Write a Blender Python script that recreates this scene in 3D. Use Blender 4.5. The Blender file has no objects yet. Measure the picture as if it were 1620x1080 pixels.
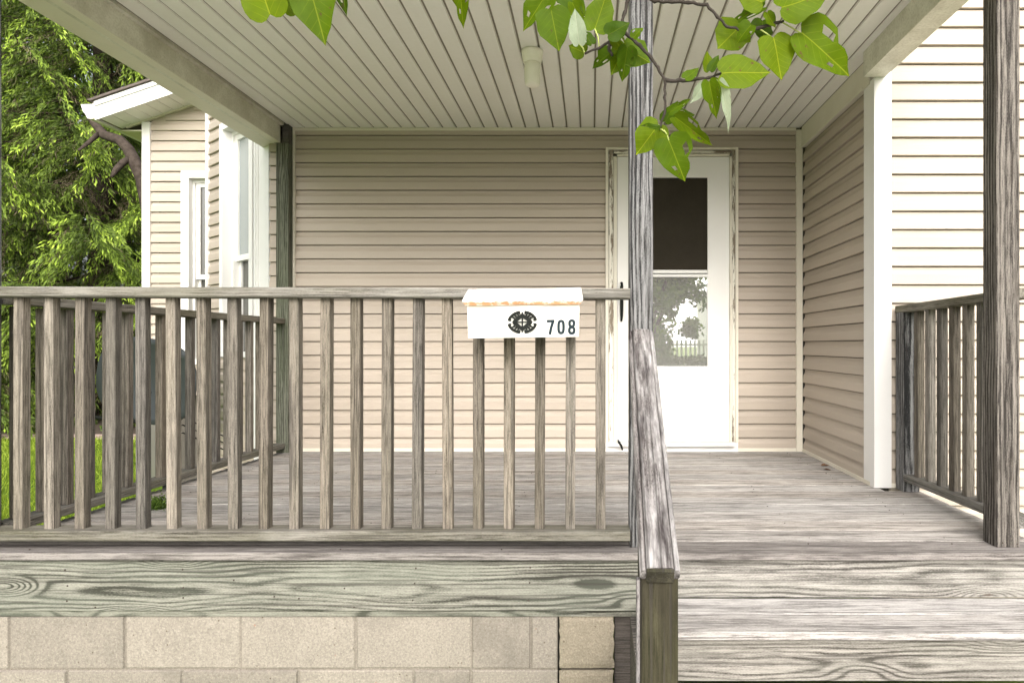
import bpy, math, random
import numpy as np
from mathutils import Vector, Matrix

random.seed(7)
rng = np.random.default_rng(7)
R = math.radians
SC = bpy.context.scene

# ------------------------------------------------------------------ camera
F, CX, CY, H = 1020.0, 936.0, 546.0, 0.766      # focal length (px of 1620), vanishing point, eye above deck
cam_d = bpy.data.cameras.new('camera')
cam_d.sensor_width = 36.0
cam_d.lens = F / 1620 * 36
cam_d.shift_x = -(CX - 810) / 1620
cam_d.shift_y = (CY - 540) / 1620
cam_d.clip_start = 0.05
cam_d.clip_end = 3000
cam = bpy.data.objects.new('camera', cam_d)
SC.collection.objects.link(cam)
cam.location = (0, 0, H)
cam.rotation_euler = (R(90), 0, 0)
SC.camera = cam

# ------------------------------------------------------------------ sky and sun (bright, thinly veiled day)
SUN_EL, SUN_AZ = 31.0, 174.0        # azimuth measured clockwise from +Y: behind the camera
world = bpy.data.worlds.new('World')
SC.world = world
world.use_nodes = True
wn, wl = world.node_tree.nodes, world.node_tree.links
wn.clear()
sky = wn.new('ShaderNodeTexSky')
sky.sky_type = 'NISHITA'
sky.sun_disc = False
sky.sun_elevation = R(SUN_EL)
sky.sun_rotation = R(SUN_AZ)
sky.air_density = 1.0
sky.dust_density = 8.0
hs = wn.new('ShaderNodeHueSaturation')
hs.inputs['Saturation'].default_value = 0.34
bg = wn.new('ShaderNodeBackground')
bg.inputs['Strength'].default_value = 0.115
wo = wn.new('ShaderNodeOutputWorld')
wl.new(sky.outputs[0], hs.inputs['Color'])
wl.new(hs.outputs[0], bg.inputs['Color'])
wl.new(bg.outputs[0], wo.inputs['Surface'])

sun_d = bpy.data.lights.new('sun', 'SUN')
sun_d.energy = 1.35
sun_d.angle = R(70)
sun_d.color = (1.0, 0.978, 0.955)
sun = bpy.data.objects.new('sun', sun_d)
SC.collection.objects.link(sun)
_d = Vector((math.sin(R(SUN_AZ)) * math.cos(R(SUN_EL)), math.cos(R(SUN_AZ)) * math.cos(R(SUN_EL)), math.sin(R(SUN_EL))))
sun.rotation_euler = _d.to_track_quat('Z', 'Y').to_euler()

SC.view_settings.view_transform = 'Standard'
SC.view_settings.look = 'None'
SC.view_settings.exposure = 1.42
SC.view_settings.gamma = 1.0
SC.view_settings.use_curve_mapping = False
SC.cycles.use_denoising = True
SC.cycles.use_adaptive_sampling = True
SC.cycles.adaptive_threshold = 0.02
SC.cycles.max_bounces = 6
SC.cycles.diffuse_bounces = 3
SC.cycles.transparent_max_bounces = 8
SC.cycles.sample_clamp_indirect = 6.0
SC.cycles.caustics_reflective = False
SC.cycles.caustics_refractive = False

# ------------------------------------------------------------------ helpers
def P(u, v, y):
    """photograph pixel at depth y -> world point"""
    return Vector(((u - CX) * y / F, y, H - (v - CY) * y / F))

WL = {}
def _link(o, parent, world_loc):
    SC.collection.objects.link(o)
    WL[o.name] = Vector(world_loc)
    if parent is not None:
        o.parent = parent
        o.location = Vector(world_loc) - WL[parent.name]
    else:
        o.location = world_loc
    return o

def tag(o, label, cat, group=None, kind=None):
    o['label'] = label
    o['category'] = cat
    if group: o['group'] = group
    if kind: o['kind'] = kind
    return o

def thing(name, label, cat, loc=(0, 0, 0), group=None):
    o = bpy.data.objects.new(name, None)
    o.empty_display_size = 0.1
    _link(o, None, loc)
    return tag(o, label, cat, group)

class MB:
    def __init__(s):
        s.v, s.f, s.sm = [], [], False
    def add(s, vs, fs):
        n = len(s.v)
        s.v += [tuple(p) for p in vs]
        s.f += [tuple(i + n for i in f) for f in fs]
        return s
    def box(s, x0, x1, y0, y1, z0, z1):
        if x0 > x1: x0, x1 = x1, x0
        if y0 > y1: y0, y1 = y1, y0
        if z0 > z1: z0, z1 = z1, z0
        return s.add([(x0, y0, z0), (x1, y0, z0), (x1, y1, z0), (x0, y1, z0), (x0, y0, z1), (x1, y0, z1), (x1, y1, z1), (x0, y1, z1)],
                     [(3, 2, 1, 0), (4, 5, 6, 7), (0, 1, 5, 4), (1, 2, 6, 5), (2, 3, 7, 6), (3, 0, 4, 7)])
    def prism(s, poly, d):
        """poly: list of 3D points (one planar outline), d: extrusion vector"""
        n = len(poly)
        a = [Vector(p) for p in poly]
        b = [p + Vector(d) for p in a]
        fs = [tuple(range(n))[::-1], tuple(range(n, 2 * n))]
        fs += [(i, (i + 1) % n, n + (i + 1) % n, n + i) for i in range(n)]
        return s.add(a + b, fs)
    def tube(s, pts, rad, seg=8, cap=True):
        pts = [Vector(p) for p in pts]
        n = len(pts)
        vs, fs = [], []
        up = Vector((0.13, 0.21, 0.97))
        for i, p in enumerate(pts):
            t = (pts[min(i + 1, n - 1)] - pts[max(i - 1, 0)]).normalized()
            a = t.cross(up)
            if a.length < 1e-3: a = t.cross(Vector((1, 0, 0)))
            a.normalize(); b = t.cross(a)
            r = rad[i] if isinstance(rad, (list, tuple)) else rad
            for k in range(seg):
                an = 2 * math.pi * k / seg
                vs.append(p + (a * math.cos(an) + b * math.sin(an)) * r)
        for i in range(n - 1):
            for k in range(seg):
                fs.append((i * seg + k, i * seg + (k + 1) % seg, (i + 1) * seg + (k + 1) % seg, (i + 1) * seg + k))
        if cap:
            fs.append(tuple(range(seg))[::-1]); fs.append(tuple((n - 1) * seg + k for k in range(seg)))
        return s.add(vs, fs)
    def lathe(s, prof, c, seg=24):
        vs, fs = [], []
        for r, z in prof:
            for k in range(seg):
                an = 2 * math.pi * k / seg
                vs.append((c[0] + r * math.cos(an), c[1] + r * math.sin(an), c[2] + z))
        for i in range(len(prof) - 1):
            for k in range(seg):
                fs.append((i * seg + k, i * seg + (k + 1) % seg, (i + 1) * seg + (k + 1) % seg, (i + 1) * seg + k))
        fs.append(tuple(range(seg))[::-1]); fs.append(tuple((len(prof) - 1) * seg + k for k in range(seg)))
        return s.add(vs, fs)
    def mesh(s, name, mat, smooth=False, org=(0, 0, 0)):
        me = bpy.data.meshes.new(name)
        o = Vector(org)
        me.from_pydata([tuple(Vector(p) - o) for p in s.v], [], s.f)
        if mat: me.materials.append(mat)
        if smooth:
            for p in me.polygons: p.use_smooth = True
        me.update()
        return me
    def build(s, name, mat, parent=None, smooth=False, org=None):
        """vertices are world coordinates"""
        if org is None:
            a = np.array(s.v); org = tuple((a.min(0) + a.max(0)) / 2)
        o = bpy.data.objects.new(name, s.mesh(name, mat, smooth, org))
        return _link(o, parent, org)

_cache = {}
def board_mesh(L, w, t, ch, mat, cut=0.0):
    key = ('b', round(L, 3), round(w, 4), round(t, 4), round(ch, 4), mat.name, cut)
    if key in _cache: return _cache[key]
    m = MB()
    a, b = w / 2, t / 2
    oc = [(-a + ch, -b), (a - ch, -b), (a, -b + ch), (a, b - ch), (a - ch, b), (-a + ch, b), (-a, b - ch), (-a, -b + ch)]
    vs = [(-L / 2 + (cut if z < 0 else 0), y, z) for y, z in oc] + [(L / 2, y, z) for y, z in oc]
    fs = [tuple(range(8))[::-1], tuple(range(8, 16))] + [(i, (i + 1) % 8, 8 + (i + 1) % 8, 8 + i) for i in range(8)]
    m.add(vs, fs)
    _cache[key] = m.mesh('board', mat)
    return _cache[key]

def board(name, parent, mat, p0, p1, w, t, wdir=None, ch=0.003, cut=0.0, roll=0.0):
    """a sawn timber from p0 to p1 (centre line), w across wdir, t across the third axis; grain along local X"""
    p0, p1 = Vector(p0), Vector(p1)
    x = (p1 - p0)
    L = x.length
    x.normalize()
    y = Vector(wdir) if wdir is not None else Vector((0, 0, 1)).cross(x)
    y = (y - x * y.dot(x)).normalized()
    z = x.cross(y)
    M = Matrix((x, y, z)).transposed()
    o = bpy.data.objects.new(name, board_mesh(L, w, t, ch, mat, cut))
    _link(o, parent, (p0 + p1) / 2)
    e = M.to_euler()
    o.rotation_euler = e
    return o

# ------------------------------------------------------------------ materials
class NT:
    def __init__(s, name):
        s.m = bpy.data.materials.new(name)
        s.m.use_nodes = True
        s.t = s.m.node_tree
        s.t.nodes.clear()
        s.out = s.t.nodes.new('ShaderNodeOutputMaterial')
        s._oc = None
    def n(s, typ, **kw):
        nd = s.t.nodes.new(typ)
        for k, v in kw.items(): setattr(nd, k, v)
        return nd
    def L(s, a, b): s.t.links.new(a, b)
    def val(s, inp, v):
        if hasattr(v, 'is_linked') or hasattr(v, 'links'): s.L(v, inp)
        else: inp.default_value = v
    def math(s, op, a, b=None, c=None, clamp=False):
        nd = s.n('ShaderNodeMath', operation=op, use_clamp=clamp)
        s.val(nd.inputs[0], a)
        if b is not None: s.val(nd.inputs[1], b)
        if c is not None: s.val(nd.inputs[2], c)
        return nd.outputs[0]
    def vmath(s, op, a, b=None):
        nd = s.n('ShaderNodeVectorMath', operation=op)
        s.val(nd.inputs[0], a)
        if b is not None: s.val(nd.inputs[1], b)
        return nd.outputs['Value'] if op in ('LENGTH', 'DISTANCE', 'DOT_PRODUCT') else nd.outputs[0]
    def obj(s): return s.n('ShaderNodeTexCoord').outputs['Object']
    def world(s): return s.n('ShaderNodeNewGeometry').outputs['Position']
    def rnd(s): return s.n('ShaderNodeObjectInfo').outputs['Random']
    def sep(s, v):
        nd = s.n('ShaderNodeSeparateXYZ'); s.val(nd.inputs[0], v); return nd.outputs
    def comb(s, x, y, z):
        nd = s.n('ShaderNodeCombineXYZ')
        s.val(nd.inputs[0], x); s.val(nd.inputs[1], y); s.val(nd.inputs[2], z)
        return nd.outputs[0]
    def noise(s, vec, scale=1.0, detail=3.0, rough=0.5, dist=0.0, col=False):
        nd = s.n('ShaderNodeTexNoise')
        s.val(nd.inputs['Vector'], vec)
        nd.inputs['Scale'].default_value = scale
        nd.inputs['Detail'].default_value = detail
        nd.inputs['Roughness'].default_value = rough
        nd.inputs['Distortion'].default_value = dist
        return nd.outputs['Color'] if col else nd.outputs[0]
    def voro(s, vec, scale=1.0, feature='F1', out='Distance', rnd=1.0):
        nd = s.n('ShaderNodeTexVoronoi', feature=feature)
        s.val(nd.inputs['Vector'], vec)
        nd.inputs['Scale'].default_value = scale
        nd.inputs['Randomness'].default_value = rnd
        return nd.outputs[out]
    def ramp(s, f, stops, interp='LINEAR'):
        nd = s.n('ShaderNodeValToRGB')
        nd.color_ramp.interpolation = interp
        e = nd.color_ramp.elements
        while len(e) < len(stops): e.new(0.5)
        for i, (p, c) in enumerate(stops):
            e[i].position = p
            e[i].color = (c, c, c, 1) if isinstance(c, (int, float)) else (*c, 1)
        s.val(nd.inputs[0], f)
        return nd.outputs[0]
    def rng(s, f, a, b, c=0.0, d=1.0, smooth=False):
        nd = s.n('ShaderNodeMapRange')
        if smooth: nd.interpolation_type = 'SMOOTHSTEP'
        s.val(nd.inputs['Value'], f)
        nd.inputs['From Min'].default_value = a; nd.inputs['From Max'].default_value = b
        nd.inputs['To Min'].default_value = c; nd.inputs['To Max'].default_value = d
        return nd.outputs['Result']
    def mix(s, f, a, b, mode='MIX'):
        nd = s.n('ShaderNodeMix', data_type='RGBA', blend_type=mode)
        s.val(nd.inputs['Factor'], f)
        for i, c in ((6, a), (7, b)):
            if isinstance(c, tuple): nd.inputs[i].default_value = (*c, 1)
            else: s.L(c, nd.inputs[i])
        return nd.outputs[2]
    def bump(s, h, strength, dist, nrm=None):
        nd = s.n('ShaderNodeBump')
        s.val(nd.inputs['Height'], h)
        nd.inputs['Strength'].default_value = strength
        nd.inputs['Distance'].default_value = dist
        if nrm is not None: s.L(nrm, nd.inputs['Normal'])
        return nd.outputs[0]
    def pbr(s, col, rough=0.6, nrm=None, spec=0.4, metal=0.0, **kw):
        b = s.n('ShaderNodeBsdfPrincipled')
        if isinstance(col, tuple): b.inputs['Base Color'].default_value = (*col, 1)
        else: s.L(col, b.inputs['Base Color'])
        s.val(b.inputs['Roughness'], rough)
        b.inputs['Specular IOR Level'].default_value = spec
        b.inputs['Metallic'].default_value = metal
        if nrm is not None: s.L(nrm, b.inputs['Normal'])
        for k, v in kw.items(): s.val(b.inputs[k], v)
        return b
    def done(s, b):
        s.L(b.outputs[0], s.out.inputs['Surface'])
        return s.m

def wood(name, light, dark, ring=0.007, ringc=0.5, warp=0.010, knots=0.0, stain=(0.10, 0.09, 0.085), stain_amt=0.35,
         tint=None, tint_amt=0.0, crack=0.5, vary=0.16, bump=0.5, pale=None, pale_amt=0.0, st0=0.52, pith=(0.03, 0.10), fib=1.0, grit=1.0):
    t = NT(name)
    o = t.obj()
    r = t.rnd()
    r2 = t.math('FRACT', t.math('MULTIPLY', r, 17.31))
    r3 = t.math('FRACT', t.math('MULTIPLY', r, 71.7))
    x, y, z = t.sep(o)
    xo = t.math('ADD', x, t.math('MULTIPLY', r, 53.0))
    # growth rings about a pith axis lying outside the board
    oy = t.math('MULTIPLY_ADD', r2, 0.06, -0.03)
    oz = t.math('MULTIPLY_ADD', r3, pith[1] - pith[0], pith[0])
    lo = t.noise(t.comb(t.math('MULTIPLY', xo, 1.6), t.math('MULTIPLY', y, 7), t.math('MULTIPLY', z, 7)), 1.0, 1.0, 0.5)
    lo2 = t.noise(t.comb(t.math('MULTIPLY', xo, 5.0), t.math('MULTIPLY', y, 18), t.math('MULTIPLY_ADD', z, 18, 9.0)), 1.0, 0.0, 0.5)
    rad = t.vmath('LENGTH', t.comb(0.0, t.math('ADD', y, oy), t.math('ADD', z, oz)))
    rad = t.math('ADD', rad, t.math('MULTIPLY', t.math('SUBTRACT', lo, 0.5), warp * 3.2))
    rad = t.math('ADD', rad, t.math('MULTIPLY', t.math('SUBTRACT', lo2, 0.5), warp * 0.5))
    kd = None
    if knots > 0:
        kv = t.comb(t.math('MULTIPLY', xo, 1.9), t.math('MULTIPLY_ADD', y, 7.0, t.math('MULTIPLY', r2, 9.0)), t.math('MULTIPLY_ADD', z, 1.0, 0.3))
        kd = t.voro(kv, 1.0)
        kb = t.math('POWER', t.rng(kd, 0.42, 0.0, 0.0, 1.0, True), 1.6)
        rad = t.math('ADD', rad, t.math('MULTIPLY', kb, knots))
    ph = t.math('MULTIPLY', rad, 2 * math.pi / ring)
    sn = t.math('MULTIPLY_ADD', t.math('SINE', ph), 0.5, 0.5)
    line = t.math('POWER', sn, 2.2)
    # fibres and streaks
    fi = t.noise(t.comb(t.math('MULTIPLY', xo, 16.0), t.math('MULTIPLY', y, 230), t.math('MULTIPLY', z, 230)), 1.0, 1.0, 0.6)
    st = t.noise(t.comb(t.math('MULTIPLY', xo, 3.2), t.math('MULTIPLY', y, 105), t.math('MULTIPLY', z, 105)), 1.0, 4.0, 0.72)
    gr = t.noise(t.comb(t.math('MULTIPLY', xo, 120), t.math('MULTIPLY', y, 380), t.math('MULTIPLY', z, 380)), 1.0, 1.0, 0.6)
    bl = t.noise(t.comb(t.math('MULTIPLY', xo, 2.3), t.math('MULTIPLY', y, 9), t.math('MULTIPLY', z, 9)), 1.0, 2.0, 0.6)
    lw = t.rng(t.noise(t.comb(t.math('MULTIPLY', xo, 1.1), t.math('MULTIPLY', y, 12), t.math('MULTIPLY', z, 12)), 1.0, 0.0), 0.3, 0.75, 0.35, 1.0)
    fac = t.math('MULTIPLY', t.math('MULTIPLY', line, lw), ringc)
    fac = t.math('ADD', fac, t.math('MULTIPLY', t.math('SUBTRACT', fi, 0.5), 1.5 * fib))
    fac = t.math('ADD', fac, t.math('MULTIPLY', t.math('SUBTRACT', st, 0.5), 1.9 * fib))
    fac = t.math('ADD', fac, t.math('MULTIPLY', t.math('SUBTRACT', gr, 0.5), 0.9 * grit))
    fac = t.math('ADD', fac, t.math('MULTIPLY', t.math('SUBTRACT', bl, 0.5), 0.6))
    fac = t.math('ADD', fac, 0.26, clamp=True)
    col = t.mix(fac, light, dark)
    if pale:
        pf = t.math('MULTIPLY', t.rng(t.noise(t.comb(t.math('MULTIPLY', xo, 3.1), t.math('MULTIPLY', y, 16), t.math('MULTIPLY_ADD', z, 16, 4.0)), 1.0, 4.0, 0.72), 0.45, 0.7, 0, 1), pale_amt)
        col = t.mix(pf, col, pale)
    if tint:
        tf = t.math('MULTIPLY', t.rng(t.noise(t.comb(t.math('MULTIPLY_ADD', xo, 1.3, 7.0), t.math('MULTIPLY', y, 8), t.math('MULTIPLY', z, 8)), 1.0, 2.0, 0.6), 0.35, 0.7, 0, 1), tint_amt)
        col = t.mix(tf, col, tint)
    # dirt blotches and drying checks
    sf = t.math('MULTIPLY', t.rng(t.noise(t.comb(t.math('MULTIPLY_ADD', xo, 2.7, 3.0), t.math('MULTIPLY', y, 22), t.math('MULTIPLY', z, 22)), 1.0, 4.0, 0.7), st0, st0 + 0.2, 0, 1), stain_amt)
    col = t.mix(sf, col, stain)
    ck = t.noise(t.comb(t.math('MULTIPLY', xo, 1.7), t.math('MULTIPLY', y, 130), t.math('MULTIPLY', z, 130)), 1.0, 0.0, 0.4)
    cf = t.math('MULTIPLY', t.rng(ck, 0.63, 0.68, 0, 1), crack)
    col = t.mix(cf, col, (0.045, 0.04, 0.035))
    if kd is not None:
        kk = t.math('MULTIPLY', t.rng(kd, 0.045, 0.02, 0.0, 0.75), 1.0)
        col = t.mix(kk, col, (0.07, 0.05, 0.035))
    bright = t.math('MULTIPLY_ADD', r3, vary * 2, 1.0 - vary)
    hv = t.n('ShaderNodeHueSaturation')
    t.L(col, hv.inputs['Color']); t.L(bright, hv.inputs['Value'])
    t.val(hv.inputs['Saturation'], t.math('MULTIPLY_ADD', r2, 0.6, 0.7))
    hgt = t.math('SUBTRACT', t.math('MULTIPLY', fi, 0.7), t.math('MULTIPLY', cf, 1.5))
    nb = t.bump(hgt, bump, 0.0016)
    return t.done(t.pbr(hv.outputs[0], t.rng(fi, 0, 1, 0.72, 0.95), nb, 0.25))

def siding_mat(name, col):
    t = NT(name)
    o = t.obj(); r = t.rnd()
    x, y, z = t.sep(o)
    xo = t.math('MULTIPLY_ADD', r, 31.0, x)
    g = t.noise(t.comb(t.math('MULTIPLY', xo, 9), y, t.math('MULTIPLY', z, 160)), 1.0, 2.0)
    d = t.noise(t.comb(t.math('MULTIPLY', xo, 1.1), 0.0, t.math('MULTIPLY', z, 9)), 1.0, 5.0, 0.6)
    sp = t.noise(t.comb(xo, y, z), 260.0, 1.0)
    c = t.mix(t.rng(d, 0.3, 0.75, 0, 0.35), col, tuple(k * 0.82 for k in col))
    c = t.mix(t.rng(sp, 0.4, 0.7, 0, 0.16), c, tuple(k * 0.7 for k in col))
    hv = t.n('ShaderNodeHueSaturation'); t.L(c, hv.inputs['Color']); t.val(hv.inputs['Value'], t.math('MULTIPLY_ADD', r, 0.12, 0.94))
    return t.done(t.pbr(hv.outputs[0], 0.48, t.bump(g, 0.12, 0.0012), 0.35))

def plain(name, col, rough=0.5, dirt=0.12, dirtcol=None, spec=0.4, bump=0.05, scale=6.0, metal=0.0):
    t = NT(name)
    p = t.world()
    n1 = t.noise(p, scale, 6.0, 0.62)
    n2 = t.noise(p, scale * 22, 2.0, 0.5)
    dc = dirtcol or tuple(k * 0.55 for k in col)
    c = t.mix(t.math('MULTIPLY', t.rng(n1, 0.38, 0.78, 0, 1), dirt), col, dc)
    c = t.mix(t.math('MULTIPLY', t.rng(n2, 0.45, 0.75, 0, 1), dirt * 0.5), c, dc)
    return t.done(t.pbr(c, rough, t.bump(n2, bump, 0.001), spec, metal))

WL_ = {}
M = {}
M['baluster'] = wood('baluster_wood', (0.24, 0.213, 0.182), (0.034, 0.029, 0.024), 0.008, 0.35, 0.006, 0.0, stain=(0.04, 0.036, 0.031), stain_amt=0.5, tint=(0.15, 0.138, 0.10), tint_amt=0.3, vary=0.33)
M['rail'] = wood('rail_wood', (0.23, 0.213, 0.185), (0.038, 0.033, 0.027), 0.009, 0.4, 0.006, stain_amt=0.5, tint=(0.09, 0.088, 0.045), tint_amt=0.6, vary=0.08, pale=(0.38, 0.365, 0.335), pale_amt=0.45)
M['post'] = wood('post_wood', (0.215, 0.213, 0.212), (0.018, 0.0175, 0.018), 0.016, 1.15, 0.012, knots=0.012, stain=(0.045, 0.04, 0.033), stain_amt=0.35, vary=0.05, pith=(0.045, 0.075), bump=0.9)
M['post_brown'] = wood('post_brown_wood', (0.20, 0.18, 0.158), (0.026, 0.022, 0.019), 0.013, 1.0, 0.008, knots=0.010, stain=(0.045, 0.034, 0.025), stain_amt=0.5, vary=0.03, pith=(0.045, 0.075), bump=0.9)
M['post_green'] = wood('post_green_wood', (0.20, 0.20, 0.155), (0.034, 0.036, 0.026), 0.014, 1.0, 0.014, knots=0.02, tint=(0.10, 0.125, 0.06), tint_amt=0.55, vary=0.05, bump=0.7)
M['newel'] = wood('newel_wood', (0.056, 0.05, 0.034), (0.010, 0.009, 0.006), 0.01, 0.3, 0.006, stain=(0.02, 0.017, 0.011), stain_amt=0.7, tint=(0.036, 0.037, 0.011), tint_amt=0.5, vary=0.04, bump=0.7, st0=0.42, pale=(0.15, 0.138, 0.09), pale_amt=0.35)
M['cap'] = wood('handrail_wood', (0.235, 0.215, 0.205), (0.045, 0.037, 0.036), 0.01, 0.2, 0.005, stain=(0.028, 0.021, 0.021), stain_amt=1.0, pale=(0.50, 0.48, 0.47), pale_amt=0.9, vary=0.04, bump=0.9, grit=1.8, st0=0.44)
M['deck'] = wood('deck_wood', (0.46, 0.43, 0.40), (0.095, 0.085, 0.076), 0.010, 0.34, 0.008, stain=(0.065, 0.056, 0.05), stain_amt=0.75, pale=(0.56, 0.53, 0.50), pale_amt=0.5, vary=0.13, bump=0.6)
M['deck_shaded'] = wood('shaded_deck_wood', (0.25, 0.228, 0.212), (0.06, 0.052, 0.047), 0.010, 0.34, 0.008, stain=(0.05, 0.043, 0.04), stain_amt=0.8, pale=(0.31, 0.29, 0.275), pale_amt=0.4, vary=0.05, bump=0.6)  # darker copy of the deck wood, shade of the nosing put into the colour
M['fascia'] = wood('fascia_wood', (0.285, 0.278, 0.242), (0.026, 0.025, 0.019), 0.0125, 1.2, 0.018, knots=0.075, stain=(0.05, 0.05, 0.038), stain_amt=0.3, tint=(0.19, 0.205, 0.17), tint_amt=0.4, vary=0.04, bump=0.5, pith=(0.015, 0.05), fib=0.55)
M['riser'] = wood('riser_wood', (0.36, 0.34, 0.308), (0.05, 0.045, 0.038), 0.0125, 0.75, 0.016, knots=0.055, stain=(0.06, 0.054, 0.047), stain_amt=0.5, tint=(0.25, 0.25, 0.215), tint_amt=0.4, vary=0.05, bump=0.5, pith=(0.015, 0.05), fib=0.7)
M['dark_wood'] = wood('dark_wood', (0.11, 0.095, 0.085), (0.04, 0.035, 0.03), 0.01, 0.3, stain_amt=0.5)
M['siding'] = siding_mat('siding_vinyl', (0.47, 0.405, 0.335))
M['gap'] = plain('lap_shade_backing', (0.10, 0.09, 0.075), 0.9)  # dark backing, painted so the slits between courses read as shadow lines
M['ceiling'] = plain('ceiling_vinyl', (0.84, 0.825, 0.78), 0.5, 0.16, (0.60, 0.56, 0.44), scale=2.2)
M['groove'] = plain('groove_shade_vinyl', (0.22, 0.20, 0.15), 0.6)  # shadow lines of the grooves put into a darker vinyl colour
M['beam'] = plain('beam_vinyl', (0.76, 0.74, 0.65), 0.5, 0.75, (0.33, 0.305, 0.21), scale=4.5)
M['white'] = plain('white_vinyl', (0.80, 0.79, 0.77), 0.42, 0.05)
M['cream'] = plain('cream_trim', (0.72, 0.68, 0.58), 0.5, 0.22, (0.45, 0.40, 0.28))
M['door'] = plain('door_paint', (0.82, 0.81, 0.78), 0.35, 0.04)
M['black'] = plain('black_metal', (0.013, 0.015, 0.013), 0.75, 0.2, (0.03, 0.028, 0.025), spec=0.12)
M['dish'] = plain('dish_metal', (0.03, 0.036, 0.037), 0.45, 0.2)
M['shingle'] = plain('shingle', (0.16, 0.13, 0.115), 0.9, 0.8, (0.06, 0.05, 0.045), bump=0.6, scale=14)
M['nail'] = plain('nail_rust', (0.05, 0.035, 0.028), 0.8)
M['curtain'] = plain('curtain', (0.62, 0.65, 0.64), 0.8, 0.3)
M['screen'] = plain('screen_mesh', (0.030, 0.025, 0.017), 0.75, 0.5, (0.05, 0.042, 0.03), spec=0.15, scale=5.0)
M['interior'] = plain('interior', (0.05, 0.045, 0.035), 0.9)
M['lamp'] = plain('lamp_plastic', (0.93, 0.90, 0.80), 0.4, 0.15, (0.55, 0.46, 0.32), scale=20)

def glass_mat(name, refl, col, rough=0.01):
    t = NT(name)
    n = t.noise(t.world(), 3.0, 2.0)
    gl = t.n('ShaderNodeBsdfGlossy'); gl.inputs['Roughness'].default_value = rough
    t.L(t.bump(n, 0.02, 0.004), gl.inputs['Normal'])
    df = t.n('ShaderNodeBsdfDiffuse'); df.inputs['Color'].default_value = (*col, 1)
    mx = t.n('ShaderNodeMixShader'); mx.inputs[0].default_value = refl
    t.L(df.outputs[0], mx.inputs[1]); t.L(gl.outputs[0], mx.inputs[2])
    t.L(mx.outputs[0], t.out.inputs['Surface'])
    return t.m
M['glass_door'] = glass_mat('door_glass', 0.74, (0.75, 0.74, 0.70))
M['glass_dark'] = glass_mat('window_glass', 0.22, (0.06, 0.06, 0.05))
M['glass_pale'] = glass_mat('curtained_glass', 0.25, (0.30, 0.335, 0.34))

def peeling():
    t = NT('peeling_paint')
    o = t.obj(); x, y, z = t.sep(o)
    v = t.comb(t.math('MULTIPLY', x, 5.0), t.math('MULTIPLY', y, 45), t.math('MULTIPLY', z, 45))
    a = t.noise(v, 1.0, 7.0, 0.72)
    b = t.noise(t.comb(t.math('MULTIPLY', x, 1.7), y, t.math('MULTIPLY', t.rnd(), 9.0)), 1.0, 2.0)
    m = t.rng(t.math('ADD', a, t.math('MULTIPLY', t.math('SUBTRACT', b, 0.5), 0.5)), 0.52, 0.56, 0, 1)
    fi = t.noise(t.comb(t.math('MULTIPLY', x, 9), t.math('MULTIPLY', y, 300), t.math('MULTIPLY', z, 300)), 1.0, 2.0)
    wc = t.mix(fi, (0.36, 0.30, 0.22), (0.08, 0.06, 0.045))
    c = t.mix(m, (0.76, 0.73, 0.64), wc)
    return t.done(t.pbr(c, 0.6, t.bump(t.math('SUBTRACT', t.math('MULTIPLY', fi, 0.3), m), 0.6, 0.0015), 0.3))
M['peel'] = peeling()

def concrete(name, col, rough=1.0):
    t = NT(name)
    o = t.obj(); r = t.rnd()
    v = t.vmath('ADD', o, t.comb(t.math('MULTIPLY', r, 40.0), t.math('MULTIPLY', r, 17.0), 0.0))
    n1 = t.noise(v, 7.0, 6.0, 0.62)
    n2 = t.noise(v, 120.0, 4.0, 0.7)
    pores = t.rng(t.voro(v, 34.0), 0.07, 0.13, 1.0, 0.0)
    psel = t.rng(t.noise(v, 26.0, 1.0), 0.48, 0.54, 0, 1)
    chips = t.rng(t.voro(t.vmath('ADD', v, (3.1, 1.7, 0.4)), 95.0), 0.10, 0.17, 1.0, 0.0)
    csel = t.rng(t.noise(v, 38.0, 1.0), 0.56, 0.6, 0, 1)
    rust = t.math('MULTIPLY', t.rng(t.voro(t.vmath('ADD', v, (8.1, 4.7, 0.4)), 14.0), 0.04, 0.075, 1.0, 0.0), t.rng(t.noise(v, 5.0, 1.0), 0.55, 0.58, 0, 0.45))
    c = t.mix(t.rng(n1, 0.3, 0.72, 0, 0.6), col, tuple(k * 0.74 for k in col))
    c = t.mix(t.rng(n2, 0.42, 0.66, 0, 0.7), c, tuple(k * 0.55 for k in col))
    c = t.mix(t.rng(t.noise(v, 150.0, 2.0, 0.7), 0.52, 0.68, 0, 0.5), c, tuple(min(1, k * 1.35) for k in col))
    c = t.mix(t.math('MULTIPLY', t.math('MULTIPLY', chips, csel), 0.5), c, (0.50, 0.46, 0.41))
    c = t.mix(t.math('MULTIPLY', t.math('MULTIPLY', pores, psel), 0.85), c, (0.11, 0.085, 0.06))
    c = t.mix(t.rng(t.noise(v, 3.2, 5.0, 0.65), 0.52, 0.72, 0, 0.6), c, tuple(k * 0.5 for k in col))
    c = t.mix(rust, c, (0.28, 0.10, 0.04))
    hv = t.n('ShaderNodeHueSaturation'); t.L(c, hv.inputs['Color']); t.val(hv.inputs['Value'], t.math('MULTIPLY_ADD', r, 0.26, 0.85))
    h = t.math('SUBTRACT', t.math('MULTIPLY', n2, 0.8), t.math('MULTIPLY', pores, psel))
    return t.done(t.pbr(hv.outputs[0], 0.92, t.bump(h, 0.5 * rough, 0.002), 0.2))
M['block'] = concrete('block_concrete', (0.30, 0.268, 0.228), 0.9)
M['block_rough'] = concrete('rough_block_concrete', (0.26, 0.225, 0.172), 2.0)
M['mortar'] = concrete('mortar', (0.25, 0.222, 0.187), 1.2)

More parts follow.
